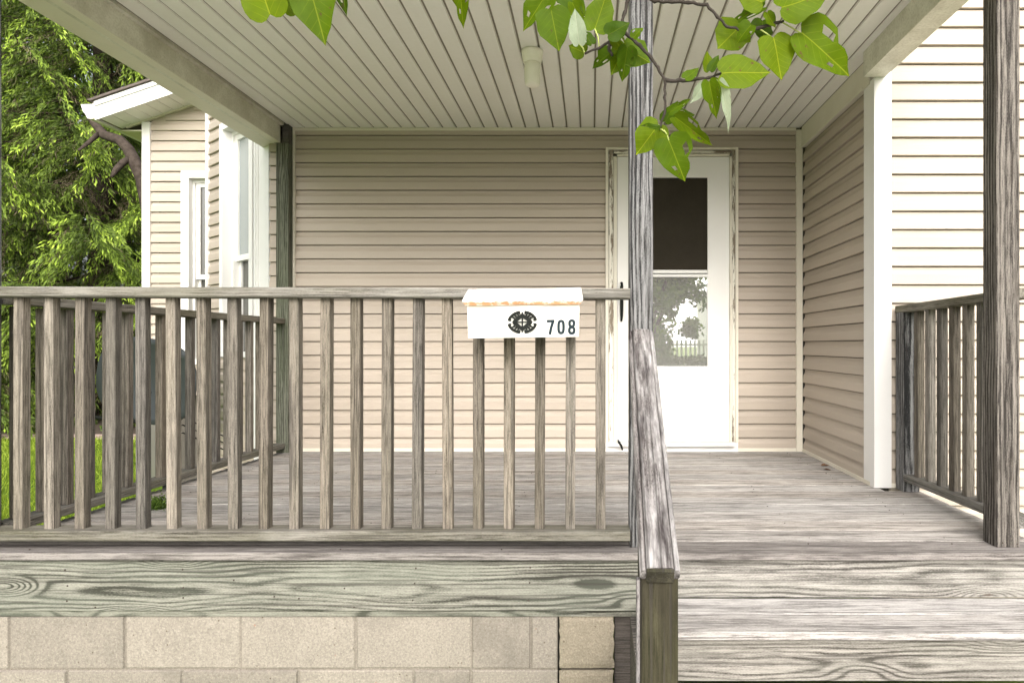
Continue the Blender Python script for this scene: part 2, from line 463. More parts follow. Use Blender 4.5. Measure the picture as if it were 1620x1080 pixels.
# ------------------------------------------------------------------ ground
GZ = -0.62
def lawn_mat():
    t = NT('lawn')
    p = t.world()
    n1 = t.noise(p, 1.3, 5.0, 0.6); n2 = t.noise(p, 60.0, 3.0, 0.7)
    c = t.mix(n1, (0.15, 0.24, 0.022), (0.21, 0.30, 0.035))
    c = t.mix(t.rng(n2, 0.35, 0.7), c, (0.05, 0.10, 0.012))
    return t.done(t.pbr(c, 0.9, t.bump(n2, 0.8, 0.02), 0.1))
M['lawn'] = lawn_mat()
g = MB().add([(-600, -600, GZ), (600, -600, GZ), (600, 900, GZ), (-600, 900, GZ)], [(0, 1, 2, 3)]).build('lawn', M['lawn'], None, org=(0, 0, GZ))
g['kind'] = 'structure'; g['label'] = 'sunlit green lawn beyond the railing'
pth = MB().box(-40, -4.0, 9.5, 9.85, GZ - 0.1, GZ + 0.03).build('path', plain('path_stone', (0.45, 0.33, 0.29), 0.9, 0.5), None)
pth['kind'] = 'structure'; pth['label'] = 'pinkish edging path along the lawn'
slab = MB().box(-4.2, 4.5, -6.0, 1.5, GZ - 0.1, GZ + 0.02).build('bounce_slab', plain('bounce_slab_concrete', (0.60, 0.575, 0.53), 0.9, 0.4, scale=3), None)  # unseen slab, added to bounce neutral light up under the porch roof
slab['kind'] = 'structure'; slab['label'] = 'unseen pale concrete slab added before the porch steps to bounce light'
soil = MB().add([(-40, 9.85, GZ + .012), (-2, 9.85, GZ + .012), (-2, 24, GZ + .012), (-40, 24, GZ + .012)], [(0, 1, 2, 3)]).build('soil_bed', plain('soil', (0.07, 0.05, 0.035), 0.95, 0.6), None)
soil['kind'] = 'structure'; soil['label'] = 'dark soil under the spruces'

# ------------------------------------------------------------------ siding walls
COURSE = 0.0994
def siding_mesh(L, h, mat):
    key = ('s', round(L, 3), round(h, 4), mat.name)
    if key in _cache: return _cache[key]
    # dutch-lap like profile; -Y is outward
    full = [(0.0, 0.0195), (0.0025, 0.0225), (0.008, 0.0222), (0.054, 0.0185), (0.062, 0.0140), (0.071, 0.0095), (0.080, 0.0068), (0.0945, 0.0045)]
    prof = [(z, o) for z, o in full if z <= h]
    if prof[-1][0] < h - 1e-4:
        prof.append((h, prof[-1][1]))
    m = MB()
    n = len(prof)
    pts = [(-o, z) for z, o in prof] + [(0.0, prof[-1][0]), (0.0, 0.0)]
    k = len(pts)
    vs = [(-L / 2, a, b) for a, b in pts] + [(L / 2, a, b) for a, b in pts]
    fs = [tuple(range(k)), tuple(range(k, 2 * k))[::-1]] + [(i, k + i, k + (i + 1) % k, (i + 1) % k) for i in range(k)]
    m.add(vs, fs)
    _cache[key] = m.mesh('siding_board', mat)
    return _cache[key]

def siding(parent, A, B, z0, z1, cuts=(), mat=None, zoff=0.0, topfun=None):
    """boards on a wall from A to B (outward = right of A->B)"""
    mat = mat or M['siding']
    A, B = Vector((*A, 0)), Vector((*B, 0))
    d = B - A; L = d.length; d.normalize()
    ang = math.atan2(d.y, d.x)
    k = 0
    z = z0
    while z < z1 - 0.012:
        h = min(COURSE - 0.005, z1 - z)  # slit left above each course, shaped to give a dark shadow line
        iv = [(0.0, L)]
        if topfun is not None:
            # sloped top: board is cut back where the roof comes below its middle
            s0 = next((i * L / 60 for i in range(61) if topfun(i * L / 60) > z + h * 0.6), None)
            if s0 is None: break
            iv = [(s0, L)]
        for c0, c1, cz0, cz1 in cuts:
            if z >= cz0 - 0.01 and z + h <= cz1 + 0.01:
                nv = []
                for a, b in iv:
                    if c1 <= a or c0 >= b: nv.append((a, b)); continue
                    if c0 > a: nv.append((a, c0))
                    if c1 < b: nv.append((c1, b))
                iv = nv
        for a, b in iv:
            if b - a < 0.01: continue
            o = bpy.data.objects.new('siding_board', siding_mesh(b - a, h, mat))
            _link(o, parent, A + d * (a + b) / 2 + Vector((0, 0, z)))
            o.rotation_euler = (0, random.uniform(-0.0008, 0.0008) / max(1.0, b - a), ang)
        z += COURSE
        k += 1

YB = 4.68            # back wall of the porch
ZC = 2.339           # porch ceiling
XR = 1.545            # side wall closing the porch
YW = 3.50            # wall to the right of the porch
house = thing('house', 'beige vinyl sided house with white trim behind the weathered porch', 'house', (0, 5.0, GZ))

wall_b = MB().box(-2.33, XR + 0.12, YB + 0.06, YB + 0.2, GZ, 3.3).build('back_wall', M['siding'], house)
MB().box(-2.33, 0.10, YB, YB + 0.06, GZ, 2.9).box(1.06, XR + 0.1, YB, YB + 0.06, GZ, 2.9).box(0.10, 1.06, YB, YB + 0.06, 2.17, 2.9).build('sheathing', M['gap'], wall_b)
XD0, XD1 = (958 - CX) / 218, (1166 - CX) / 218
siding(wall_b, (-2.145, YB), (1.478, YB), 0.0, ZC - 0.02, cuts=[(XD0 + 2.145 - 0.0, XD1 + 2.145, -1, 2.19)])
trim_b = MB()
trim_b.box(-2.165, -2.143, YB - 0.026, YB, 0, ZC)                 # J channel beside the post
trim_b.box(-2.143, 1.476, YB - 0.024, YB, ZC - 0.024, ZC - 0.002)  # under the ceiling
trim_b.box(-2.143, XD0, YB - 0.028, YB, 0.0, 0.024)
trim_b.box(XD1, 1.476, YB - 0.028, YB, 0.0, 0.024)
trim_b.build('wall_trim', M['cream'], house)
MB().box(1.478, 1.522, YB - 0.03, YB, 0, ZC - 0.02).build('corner_trim', M['cream'], house)

wall_s = MB().box(XR, XR + 0.09, YW + 0.02, YB + 0.06, GZ, 2.9).build('side_wall', M['gap'], house)
siding(wall_s, (XR, YB - 0.03), (XR, YW + 0.10), 0.0, 2.19)
MB().box(XR - 0.03, XR, YW + 0.02, YB - 0.03, 2.19, ZC).build('frieze_board', M['cream'], house)
tr = MB().box(XR - 0.027, XR, YW + 0.02, YB - 0.031, 0.0, 0.022)
MB().box(XR - 0.036, XR - 0.0305, YW + 0.101, YB - 0.031, 2.186, 2.203).build('wall_trim', M['cream'], house)
tr.build('wall_trim', M['cream'], house)

wall_f = MB().box(XR + 0.09, 6.5, YW, YW + 0.15, GZ, 5.4).build('front_wall', M['gap'], house)
siding(wall_f, (1.612, YW), (6.5, YW), GZ + 0.30 - 0.276, 5.3)
MB().box(1.5275, 1.612, YW - 0.035, YW + 0.02, 0.0, 2.2045).box(1.576, 1.612, YW - 0.0345, YW + 0.0195, 2.2045, 2.6).box(1.5195, 1.527, YW - 0.034, YW + 0.10, 0.0, 2.2045).build('corner_board', M['white'], house)
MB().box(1.612, 1.66, YW - 0.03, YW - 0.002, 0.0, 0.022).build('wall_trim', M['cream'], house)
MB().box(1.6, 6.5, YW + 0.02, YW + 0.14, GZ - 0.2, GZ + 0.02).build('footing', M['mortar'], house)

# ------------------------------------------------------------------ door
def zb(v): return H - (v - CY) / 218.0
def xb(u): return (u - CX) / 218.0
YD = YB - 0.012
cs = YB - 0.045
MB().box(xb(958), xb(1166), cs + 0.012, YB - 0.001, 0.0, 0.068).box(xb(962), xb(1160), cs - 0.03, cs + 0.012, 0.045, 0.062).build('door_sill', M['white'], house)
case = MB().box(xb(958), xb(958) + 0.02, cs, YB, 0.069, zb(236)).box(xb(1166) - 0.02, xb(1166), cs, YB, 0.069, zb(236))
case.box(xb(958) + 0.02, xb(1166) - 0.02, cs, YB, zb(236) - 0.016, zb(236))
case.box(xb(970.5), xb(976), cs + 0.004, YB, 0.07, zb(246)).box(xb(1152.5), xb(1156), cs + 0.004, YB, 0.07, zb(246))
case.box(xb(970.5), xb(1156), cs + 0.004, YB, zb(246), zb(250) - 0.0)
case_o = case.build('door_casing', M['cream'], house)
yy = cs + 0.008
board('casing_board', case_o, M['peel'], (xb(966.6), yy + 0.015, 0.072), (xb(966.6), yy + 0.015, zb(240)), 0.034, 0.03, (1, 0, 0), 0.004)
board('casing_board', case_o, M['peel'], (xb(1159), yy + 0.015, 0.072), (xb(1159), yy + 0.015, zb(240)), 0.024, 0.03, (1, 0, 0), 0.004)
board('casing_board', case_o, M['peel'], (xb(971), yy + 0.015, zb(243)), (xb(1156), yy + 0.015, zb(243)), 0.022, 0.029, (0, 0, 1), 0.004)

dx0, dx1, dz0, dz1 = xb(976.6), xb(1152), 0.074, zb(250.6)
gx0, gx1 = xb(1011), xb(1118)
gz0, gz1 = zb(579), zb(283)
door = MB()
ydf, ydb = YD - 0.022, YD + 0.012
door.box(dx0, gx0 - 0.055, ydf, ydb, dz0, dz1).box(gx1 + 0.055, dx1, ydf, ydb, dz0, dz1)
door.box(gx0 - 0.055, gx1 + 0.055, ydf, ydb, dz0 + 0.052, gz0 - 0.055).box(gx0 - 0.055, gx1 + 0.055, ydf, ydb, gz1 + 0.055, dz1)
door.box(gx0 - 0.055, gx1 + 0.055, ydf + 0.003, ydb, dz0, dz0 + 0.0515)
door_o = door.build('door', M['door'], house)
fr = MB()      # raised frame round the glazing, mitred steps
for k, (o, i, p) in enumerate(((0.054, 0.030, 0.004), (0.029, 0.0, 0.009))):
    fr.box(gx0 - o, gx0 - i, ydf - p, ydb - 0.002, gz0 - o, gz1 + o).box(gx1 + i, gx1 + o, ydf - p, ydb - 0.002, gz0 - o, gz1 + o)
    fr.box(gx0 - i, gx1 + i, ydf - p, ydb - 0.002, gz0 - o, gz0 - i).box(gx0 - i, gx1 + i, ydf - p, ydb - 0.002, gz1 + i, gz1 + o)
fr.build('glazing_frame', M['door'], door_o)
MB().box(gx0, gx1, ydf - 0.002, ydf + 0.012, zb(433), zb(428)).build('meeting_rail', M['door'], door_o)
MB().box(gx0, gx1, ydf - 0.006, ydf + 0.009, zb(439), zb(434.6)).build('sash_rail', M['door'], door_o)
MB().box(gx0, gx1, ydf + 0.009, ydf + 0.011, gz0, zb(439)).build('pane', M['glass_door'], door_o)
MB().box(gx0, gx1, ydf + 0.013, ydf + 0.0145, zb(428), gz1).build('insect_screen', M['screen'], door_o)
MB().box(gx0 + 0.004, gx1 - 0.004, ydf - 0.0085, ydf - 0.004, gz0 - 0.022, gz0 - 0.016).build('frame_bead', M['door'], door_o)
hb = MB()
hb.box(xb(1152.3), xb(1152.9), ydf - 0.004, ydb, dz0, dz1)
for zz in (0.35, 0.95, 1.22, 1.85):
    hb.tube([(xb(1153.6), ydf - 0.012, zz), (xb(1153.6), ydf - 0.012, zz + 0.09)], 0.007, 8)
hb.build('hinge', M['cream'], door_o)
h_ = MB().tube([(xb(982.5), ydf - 0.012, zb(508)), (xb(982.7), ydf - 0.03, zb(500)), (xb(982.8), ydf - 0.035, zb(480)), (xb(982.8), ydf - 0.03, zb(455)), (xb(982.8), ydf - 0.01, zb(448))], [0.007, 0.011, 0.013, 0.012, 0.01], 8)
h_.build('handle', M['black'], door_o, True)
MB().tube([(xb(977.5), ydf - 0.012, zb(694)), (xb(979), ydf - 0.03, zb(698)), (xb(982), ydf - 0.045, zb(702)), (xb(984), ydf - 0.05, zb(709))], [0.004, 0.009, 0.009, 0.005], 8).build('door_hook', M['black'], door_o, True)

# ------------------------------------------------------------------ left wing of the house with bay facet
YG = 6.32
sg = F / YG
def xg(u): return (u - CX) / sg
def zg(v): return H - (v - CY) / sg
gable = MB()
zt0 = zg(203) ; slope = 46.0 / 135.0
def gz(x): return zt0 + (x - xg(190)) * slope
gx_l, gx_r = -4.386, -2.9
gable.prism([(gx_l + 0.02, YG + 0.16, GZ), (gx_r, YG + 0.16, GZ), (gx_r, YG + 0.16, gz(gx_r)), (gx_l + 0.02, YG + 0.16, gz(gx_l))], (0, 0.05, 0))
gz0_ = zg(448) - 11 * COURSE
wx0, wz1, wz0 = xg(289), gz0_ + COURSE * round((zg(277) - gz0_) / COURSE), gz0_ + COURSE * 3
gable.prism([(gx_l + 0.02, YG + 0.003, wz1 + 0.01), (gx_r, YG + 0.003, wz1 + 0.01), (gx_r, YG + 0.003, gz(gx_r)), (gx_l + 0.02, YG + 0.003, gz(gx_l))], (0, 0.05, 0))
wall_g = gable.build('gable_wall', M['gap'], house)
siding(wall_g, (-4.31, YG), (gx_r, YG), zg(448) - 11 * COURSE, 5.0, cuts=[(wx0 + 4.31, 2.0, wz0, wz1)], topfun=lambda s: gz(-4.31 + s) - 0.02)
MB().prism([(-4.30, YG - 0.004, gz(-4.30) - 0.20), (gx_r, YG - 0.004, gz(gx_r) - 0.20), (gx_r, YG - 0.004, gz(gx_r) - 0.01), (-4.30, YG - 0.004, gz(-4.30) - 0.01)], (0, 0.006, 0)).build('gable_infill', M['siding'], house)
MB().box(-4.386, -4.31, YG - 0.035, YG + 0.1, GZ, gz(-4.386) - 0.03).build('corner_board', M['white'], house)

def window(face_pt, d, n, w, z0, z1, cas, rec, glass, mid, name='window', lower=None, jamb_mat=None):
    """window in a wall: face_pt = lower-left outer corner of casing, d along wall, n outward"""
    d = Vector((*d, 0)).normalized(); n = Vector((*n, 0)).normalized(); O = Vector((*face_pt, 0))
    def q(m, a0, a1, o0, o1, zz0, zz1):
        pts = [O + d * a + n * o for a, o in ((a0, o0), (a1, o0), (a1, o1), (a0, o1))]
        m.prism([(p.x, p.y, zz0) for p in pts], (0, 0, zz1 - zz0))
    cm = MB()
    q(cm, 0, cas, -rec, 0.03, z0, z1); q(cm, w - cas, w, -rec, 0.03, z0, z1)
    q(cm, cas, w - cas, -rec, 0.03, z1 - cas * 0.9, z1); q(cm, cas, w - cas, -rec, 0.045, z0, z0 + cas * 0.7)
    win = cm.build(name, M['white'], house)
    fm = MB()
    s = 0.042
    zm = mid
    for a0, a1 in ((cas, cas + 0.02), (w - cas - 0.02, w - cas)):
        q(fm, a0, a1, -rec - 0.03, -rec + 0.03, z0 + cas * 0.7, z1 - cas * 0.9)
    ia0, ia1 = cas + 0.02, w - cas - 0.02
    q(fm, ia0, ia1, -rec - 0.03, -rec + 0.03, z1 - cas * 0.9 - 0.03, z1 - cas * 0.9)
    ft = z1 - cas * 0.9 - 0.03
    q(fm, ia0, ia0 + s, -rec - 0.02, -rec + 0.012, zm, ft); q(fm, ia1 - s, ia1, -rec - 0.02, -rec + 0.012, zm, ft)
    q(fm, ia0 + s, ia1 - s, -rec - 0.02, -rec + 0.012, ft - s, ft); q(fm, ia0 + s, ia1 - s, -rec - 0.02, -rec + 0.016, zm, zm + 0.045)
    q(fm, ia0, ia0 + 0.03, -rec - 0.05, -rec - 0.022, z0, zm); q(fm, ia1 - 0.03, ia1, -rec - 0.05, -rec - 0.022, z0, zm)
    fm.build('frame', M['door'], win)
    pm = MB(); q(pm, ia0 + s, ia1 - s, -rec - 0.012, -rec - 0.004, zm + 0.045, ft - s); pm.build('pane', glass, win)
    pm = MB(); q(pm, ia0 + 0.03, ia1 - 0.03, -rec - 0.045, -rec - 0.037, z0, zm); pm.build('pane', lower or M['glass_dark'], win)
    return win
window((wx0, YG), (1, 0), (0, -1), 0.78, wz0, wz1, 0.075, 0.07, M['glass_dark'], zg(441))

# bay facet, from its far corner FA to its near corner FB
FB = Vector((-2.332, 4.72)); FA = Vector((-3.232, 5.45))
fd = (FB - FA).normalized(); fn = Vector((fd.y, -fd.x)); fl = (FB - FA).length
bw = MB()
t0_, t1_ = 0.242 * fl, 0.76 * fl      # window span measured from A
ca, cb = fl * (1 - 0.76), fl * (1 - 0.24)
def fp(a, o=0.0):
    p = FA + fd * a + fn * o
    return (p.x, p.y)
def fq(m, a0, a1, o0, o1, z0, z1):
    m.prism([(*fp(a0, o0), z0), (*fp(a1, o0), z0), (*fp(a1, o1), z0), (*fp(a0, o1), z0)], (0, 0, z1 - z0))
zbw1 = 3.3
bzw0, bzw1 = GZ + 0.1 + 12 * COURSE, GZ + 0.1 + 31 * COURSE
fq(bw, 0, ca, 0, -0.12, GZ, zbw1); fq(bw, cb, fl, 0, -0.12, GZ, zbw1)
fq(bw, ca, cb, 0, -0.12, GZ, bzw0); fq(bw, ca, cb, 0, -0.12, bzw1, zbw1)
wall_bay = bw.build('bay_wall', M['gap'], house)
siding(wall_bay, fp(0.032), fp(fl), GZ + 0.1, zbw1, cuts=[(ca - 0.032, cb - 0.032, bzw0, bzw1), (cb - 0.032, fl, -2, 9)])
cm = MB(); fq(cm, 0.0, 0.032, 0.032, -0.05, GZ, zbw1); cm.build('corner_trim', M['white'], house)
cm = MB(); fq(cm, cb + 0.03, fl - 0.005, 0.03, -0.05, GZ, zbw1); fq(cm, cb + 0.06, cb + 0.075, 0.038, 0.031, GZ, zbw1); fq(cm, cb + 0.10, cb + 0.115, 0.038, 0.031, GZ, zbw1)
cm.build('corner_board', M['white'], house)
# return of the bay behind its far corner, and short return of main wall beside the post
MB().prism([(*fp(0, -0.005), GZ), (FA.x + 0.1, FA.y + 0.05, GZ), (FA.x + 0.1, YG + 0.05, GZ), (FA.x + 0.0, YG + 0.05, GZ)], (0, 0, zbw1 - GZ)).build('bay_return', M['siding'], house)
siding(wall_b, (-2.33, YB - 0.001), (-2.256, YB - 0.001), GZ + 0.1, 3.0)
window(fp(ca), (fd.x, fd.y), (fn.x, fn.y), cb - ca, bzw0, bzw1, 0.06, 0.075, M['glass_pale'], H + (546 - 408) * 5.05 / F, lower=M['glass_dark'])

# gable roof over the wing
YR = 6.0
sr = F / YR
xe, ze = (150 - CX) / sr, H - (190 - CY) / sr
def rz(x): return ze + (x - xe) * slope
xr_end = -2.0
roof = MB()
roof.prism([(xe - 0.02, YR - 0.03, rz(xe) + 0.172), (xr_end, YR - 0.03, rz(xr_end) + 0.172), (xr_end, YR - 0.03, rz(xr_end) + 0.2), (xe - 0.06, YR - 0.03, rz(xe - .06) + 0.2)], (0, 7.0, 0))
roof_o = roof.build('roof', M['shingle'], house)
MB().prism([(xe, YR, rz(xe)), (xr_end, YR, rz(xr_end)), (xr_end, YR, rz(xr_end) + 0.165), (xe, YR, rz(xe) + 0.165)], (0, 0.02, 0)).build('rake_fascia', M['white'], roof_o)
MB().prism([(xe, YR - 0.012, rz(xe) + 0.128), (xr_end, YR - 0.012, rz(xr_end) + 0.128), (xr_end, YR - 0.012, rz(xr_end) + 0.17), (xe, YR - 0.012, rz(xe) + 0.17)], (0, 0.011, 0)).build('rake_trim', M['white'], roof_o)
k = 0
xx = xe + 0.03
while xx < -2.9:
    x1 = xx + 0.098
    MB().prism([(xx, YR + 0.021, rz(xx) + 0.012), (x1, YR + 0.021, rz(x1) + 0.012), (x1, YR + 0.021, rz(x1) + 0.022), (xx, YR + 0.021, rz(xx) + 0.022)], (0, YG - YR - 0.03, 0)).build('soffit_panel', M['white'], roof_o)
    xx += 0.104
MB().prism([(xe, YR + 0.021, rz(xe) + 0.024), (xr_end, YR + 0.021, rz(xr_end) + 0.024), (xr_end, YR + 0.021, rz(xr_end) + 0.03), (xe, YR + 0.021, rz(xe) + 0.03)], (0, YG - YR + 0.2, 0)).build('soffit_backing', M['groove'], roof_o)
MB().prism([(xe + 0.08, YG - 0.03, gz(xe + .08) - 0.035), (xr_end, YG - 0.03, gz(xr_end) - 0.035), (xr_end, YG - 0.03, gz(xr_end)), (xe + 0.08, YG - 0.03, gz(xe + .08))], (0, 0.025, 0)).build('frieze_trim', M['cream'], roof_o)
# eave soffit and gutter running back along the wing
MB().box(xe + 0.02, -4.37, YG - 0.02, YR + 6.5, ze - 0.005, ze + 0.008).build('eave_soffit', M['cream'], roof_o)
gt = MB()
gp = [(xe - 0.13, ze + 0.145), (xe - 0.115, ze + 0.09), (xe - 0.085, ze + 0.05), (xe - 0.07, ze + 0.015), (xe - 0.004, ze + 0.01), (xe - 0.004, ze + 0.15)]
gt.prism([(a, YR, b) for a, b in gp], (0, 6.4, 0))
gt.build('gutter', M['white'], roof_o)
MB().prism([(a, YR - 0.006, b) for a, b in [(xe - 0.018, ze + 0.012), (xe + 0.004, ze + 0.012), (xe + 0.004, ze + 0.155), (xe - 0.018, ze + 0.155)]], (0, 0.005, 0)).build('gutter_cap', M['cream'], roof_o)
MB().box(-4.36, -2.9, YG + 0.23, YG + 6, GZ, 2.6).build('wing_core', M['siding'], house)

# ------------------------------------------------------------------ porch roof
proof = thing('porch_roof', 'porch roof with cream grooved plank ceiling and boxed beams', 'porch roof', (0, 3.5, ZC))
XLc, XRc = -2.19, 1.46
YF = 2.30
ceil = MB().box(-2.28, XR + 0.02, YF, YB + 0.06, ZC + 0.008, ZC + 0.05).build('ceiling', M['groove'], proof)
xx = -2.175
pm_ = None
while xx < XR - 0.03:
    w_ = min(0.0905, XR - 0.024 - xx)
    y1 = YB - 0.002
    key = round(w_, 4)
    m = MB()
    e = 0.004
    vs = [(xx, ZC + 0.008), (xx + e, ZC), (xx + w_ - e, ZC), (xx + w_, ZC + 0.008)]
    m.prism([(a, YF, b) for a, b in vs][::-1], (0, y1 - YF, 0))
    m.build('ceiling_plank', M['ceiling'], ceil)
    xx += 0.1
MB().box(-2.287, -2.212, 2.30, YB - 0.10, 2.207, ZC + 0.2).box(-2.212, -2.186, 2.30, YB - 0.10, ZC - 0.012, ZC + 0.007).build('beam', M['beam'], proof)
MB().box(-2.262, -2.212, 2.30, YB - 0.10, 2.2035, 2.2065).build('beam_trim', M['cream'], proof)
MB().box(XRc, 1.575, 2.30, YW - 0.036, 2.205, ZC + 0.2).build('beam', M['beam'], proof)
MB().box(-2.211, XRc - 0.001, 2.44, 2.54, 2.262, ZC - 0.001).build('beam', M['beam'], proof)
MB().box(-2.42, 1.60, 2.27, 2.2995, 2.26, 2.48).build('fascia', M['white'], proof)
rp = MB().prism([(-2.45, 2.2, 2.45), (1.6, 2.2, 2.45), (1.6, YB + 0.3, 3.15), (-2.45, YB + 0.3, 3.15)], (0, 0, 0.05))
rp.build('roof_deck', M['shingle'], proof)
MB().prism([(-2.44, 2.3, 2.25), (-2.44, 4.9, 2.25), (-2.44, 4.9, 3.12), (-2.44, 2.3, 2.47)], (0.02, 0, 0)).build('gable_end', M['white'], proof)
MB().box(-2.42, -2.288, 2.30, 4.9, 2.22, 2.235).build('soffit', M['cream'], proof)

# ------------------------------------------------------------------ foundation blocks
found = thing('foundation_wall', 'beige concrete block wall under the porch deck', 'block wall', (-1.2, 2.45, GZ))
YBK = 2.418
sb = F / YBK
bz = -0.2495
def bx(u): return (u - CX) / sb
joints = [-168, 15, 197.5, 380, 562.5, 745.5, 840, 883.5]
bh = 0.1960
for ci in range(3):
    z1 = bz - ci * 0.2045
    js = joints if ci % 2 == 0 else [-258, -76, 106, 288, 472, 654, 745, 883.5]
    for a, b in zip(js[:-1], js[1:]):
        m = MB()
        x0, x1 = bx(a) + random.uniform(.002, .004), bx(b) - random.uniform(.002, .004)
        e = 0.004
        # slightly worn front face
        fr_ = [(x0 + e, z1 - bh + e), (x1 - e, z1 - bh + e), (x1 - e, z1 - e), (x0 + e, z1 - e)]
        bk = [(x0, z1 - bh), (x1, z1 - bh), (x1, z1), (x0, z1)]
        dy = random.uniform(-0.003, 0.003)
        vs = [(x, YBK + dy, z) for x, z in fr_] + [(x, YBK + 0.006, z) for x, z in bk] + [(x, YBK + 0.19, z) for x, z in bk]
        m.add(vs, [(0, 1, 2, 3), (0, 4, 5, 1), (1, 5, 6, 2), (2, 6, 7, 3), (3, 7, 4, 0), (4, 8, 9, 5), (5, 9, 10, 6), (6, 10, 11, 7), (7, 11, 8, 4), (11, 10, 9, 8)])
        m.build('block', M['block'], found)
    # rough return block at the step end
    m = MB()
    nx, nz = 12, 10
    x0, x1 = bx(885), bx(971)
    vs = []
    for j in range(nz + 1):
        for i in range(nx + 1):
            ed = min(i, nx - i, j, nz - j)
            vs.append((x0 + (x1 - x0) * i / nx + (random.uniform(-.003, .003) if ed == 0 else 0), YBK + 0.001 + random.uniform(-0.0009, 0.0009) + (0.005 if ed == 0 else 0), z1 - bh * j / nz))
    fs = [(j * (nx + 1) + i, j * (nx + 1) + i + 1, (j + 1) * (nx + 1) + i + 1, (j + 1) * (nx + 1) + i)[::-1] for j in range(nz) for i in range(nx)]
    m.add(vs, fs)
    m.box(x0 + 0.004, x1 - 0.004, YBK + 0.012, YBK + 0.4, z1 - bh + 0.003, z1 - 0.003)
    m.build('block', M['block_rough'], found)
MB().box(-2.42, bx(882), YBK + 0.0065, YBK + 0.17, GZ, bz - 0.003).build('mortar', M['mortar'], found)

# ------------------------------------------------------------------ deck
deck = thing('porch_deck', 'weathered grey plank porch deck with wide grained face board', 'porch deck', (0, 3.5, -0.03))
def xl(y): return -2.245 - (4.6 - y) * 0.045
yb_ = 2.385
i = 0
while yb_ < YB - 0.04:
    w_ = min(0.1375, YB - 0.003 - yb_)
    ym = yb_ + w_ / 2
    xr_ = 1.722 if yb_ + w_ < YW - 0.02 else XR - 0.002
    th = 0.028
    dz = random.uniform(-0.0012, 0.0012)
    board('deck_board', deck, M['deck_shaded'] if i == 0 else M['deck'], (xl(ym), ym, -th / 2 + dz), (xr_, ym, -th / 2 + dz), w_, th, (0, 1, 0), 0.001)
    yb_ += 0.1445
    i += 1
board('face_board', deck, M['fascia'], (-2.42, 2.424, -0.130), (0.176, 2.424, -0.130), 0.188, 0.038, (0, 0, 1), 0.002)
board('sill_board', deck, M['fascia'], (-2.42, 2.498, -0.2375), (0.176, 2.498, -0.2375), 0.17, 0.021, (0, 1, 0), 0.001)
for y in (2.9, 3.5, 4.1, 4.6):
    board('joist', deck, M['dark_wood'], (-2.22, y, -0.12), (1.5, y, -0.12), 0.17, 0.04, (0, 0, 1))
board('side_board', deck, M['dark_wood'], (xl(2.45) + 0.03, 2.46, -0.12), (xl(4.6) + 0.03, 4.64, -0.12), 0.17, 0.03, (0, 0, 1))
board('side_board', deck, M['dark_wood'], (1.70, 2.46, -0.12), (1.70, YW - 0.02, -0.12), 0.17, 0.03, (0, 0, 1))
nl = MB()
def nail(m, x, y, z, r=0.003, ax='y'):
    m.tube([(x, y - 0.0012, z), (x, y + 0.004, z)] if ax == 'y' else [(x, y, z - 0.004), (x, y, z + 0.0012)], r, 6)
for u, v in ((103, 901), (107, 926), (106, 950), (151, 960), (289, 900), (290, 929), (290, 945), (370, 917), (473, 946), (434, 943), (658, 898), (656, 922), (653, 949), (839, 897), (838, 921), (836, 949), (545, 930), (560, 960)):
    p = P(u, v, 2.405); nail(nl, p.x, 2.4045, p.z, 0.0033)
nl_o = nl.build('nail_heads', M['nail'], deck); nl_o['kind'] = 'stuff'
nl = MB()
for y in np.arange(2.385, 4.6, 0.1445):
    for x in (-2.1, -1.55, -0.95, -0.35, 0.25, 0.85, 1.4):
        for q in (0.035, 0.105):
            if random.random() < 0.55: nail(nl, x + random.uniform(-.02, .02), y + q, 0.0008, 0.003, 'z')
nl_o = nl.build('deck_nails', M['nail'], deck); nl_o['kind'] = 'stuff'

# ------------------------------------------------------------------ steps
steps = thing('porch_steps', 'weathered wooden steps leading up to the porch deck', 'steps', (0.95, 2.1, GZ))
XS0, XS1 = 0.178, 1.95
T1, T2 = -0.175, -0.35
board('riser', steps, M['riser'], (XS0, 2.424, -0.1025), (XS1, 2.424, -0.1025), 0.143, 0.038, (0, 0, 1), 0.002)
def tread(yf, yb2, z):
    w_ = (yb2 - yf - 0.006) / 2
    board('tread_board', steps, M['deck'], (XS0, yf + w_ / 2, z - 0.014), (XS1, yf + w_ / 2, z - 0.014), w_, 0.028, (0, 1, 0), 0.002)
    board('tread_board', steps, M['deck'], (XS0, yb2 - w_ / 2, z - 0.0145), (XS1, yb2 - w_ / 2, z - 0.0145), w_, 0.028, (0, 1, 0), 0.003)
tread(2.118, 2.404, T1)
board('riser', steps, M['riser'], (XS0, 2.156, T1 - 0.10), (XS1, 2.156, T1 - 0.10), 0.143, 0.038, (0, 0, 1), 0.002)
tread(1.85, 2.136, T2)
board('riser', steps, M['riser'], (XS0, 1.888, T2 - 0.10), (XS1, 1.888, T2 - 0.10), 0.143, 0.038, (0, 0, 1), 0.002)
tread(1.585, 1.868, T2 - 0.175)
board('riser', steps, M['riser'], (XS0, 1.62, GZ + 0.033), (XS1, 1.62, GZ + 0.033), 0.066, 0.038, (0, 0, 1), 0.002)
for x in (0.160, 1.97):
    st_ = MB().prism([(x - 0.016, 2.40, -0.245), (x - 0.016, 2.40, GZ), (x - 0.016, 1.6, GZ), (x - 0.016, 1.6, GZ + 0.06), (x - 0.016, 2.10, -0.26)], (0.032, 0, 0))
    st_.build('stringer', M['dark_wood'] if x > 1 else M['post_brown'], steps)
MB().box(bx(973), 0.17, 2.47, 2.50, GZ, -0.24).build('shade_backing', M['dark_wood'], steps)  # dark sheet standing for the shaded space beside the steps

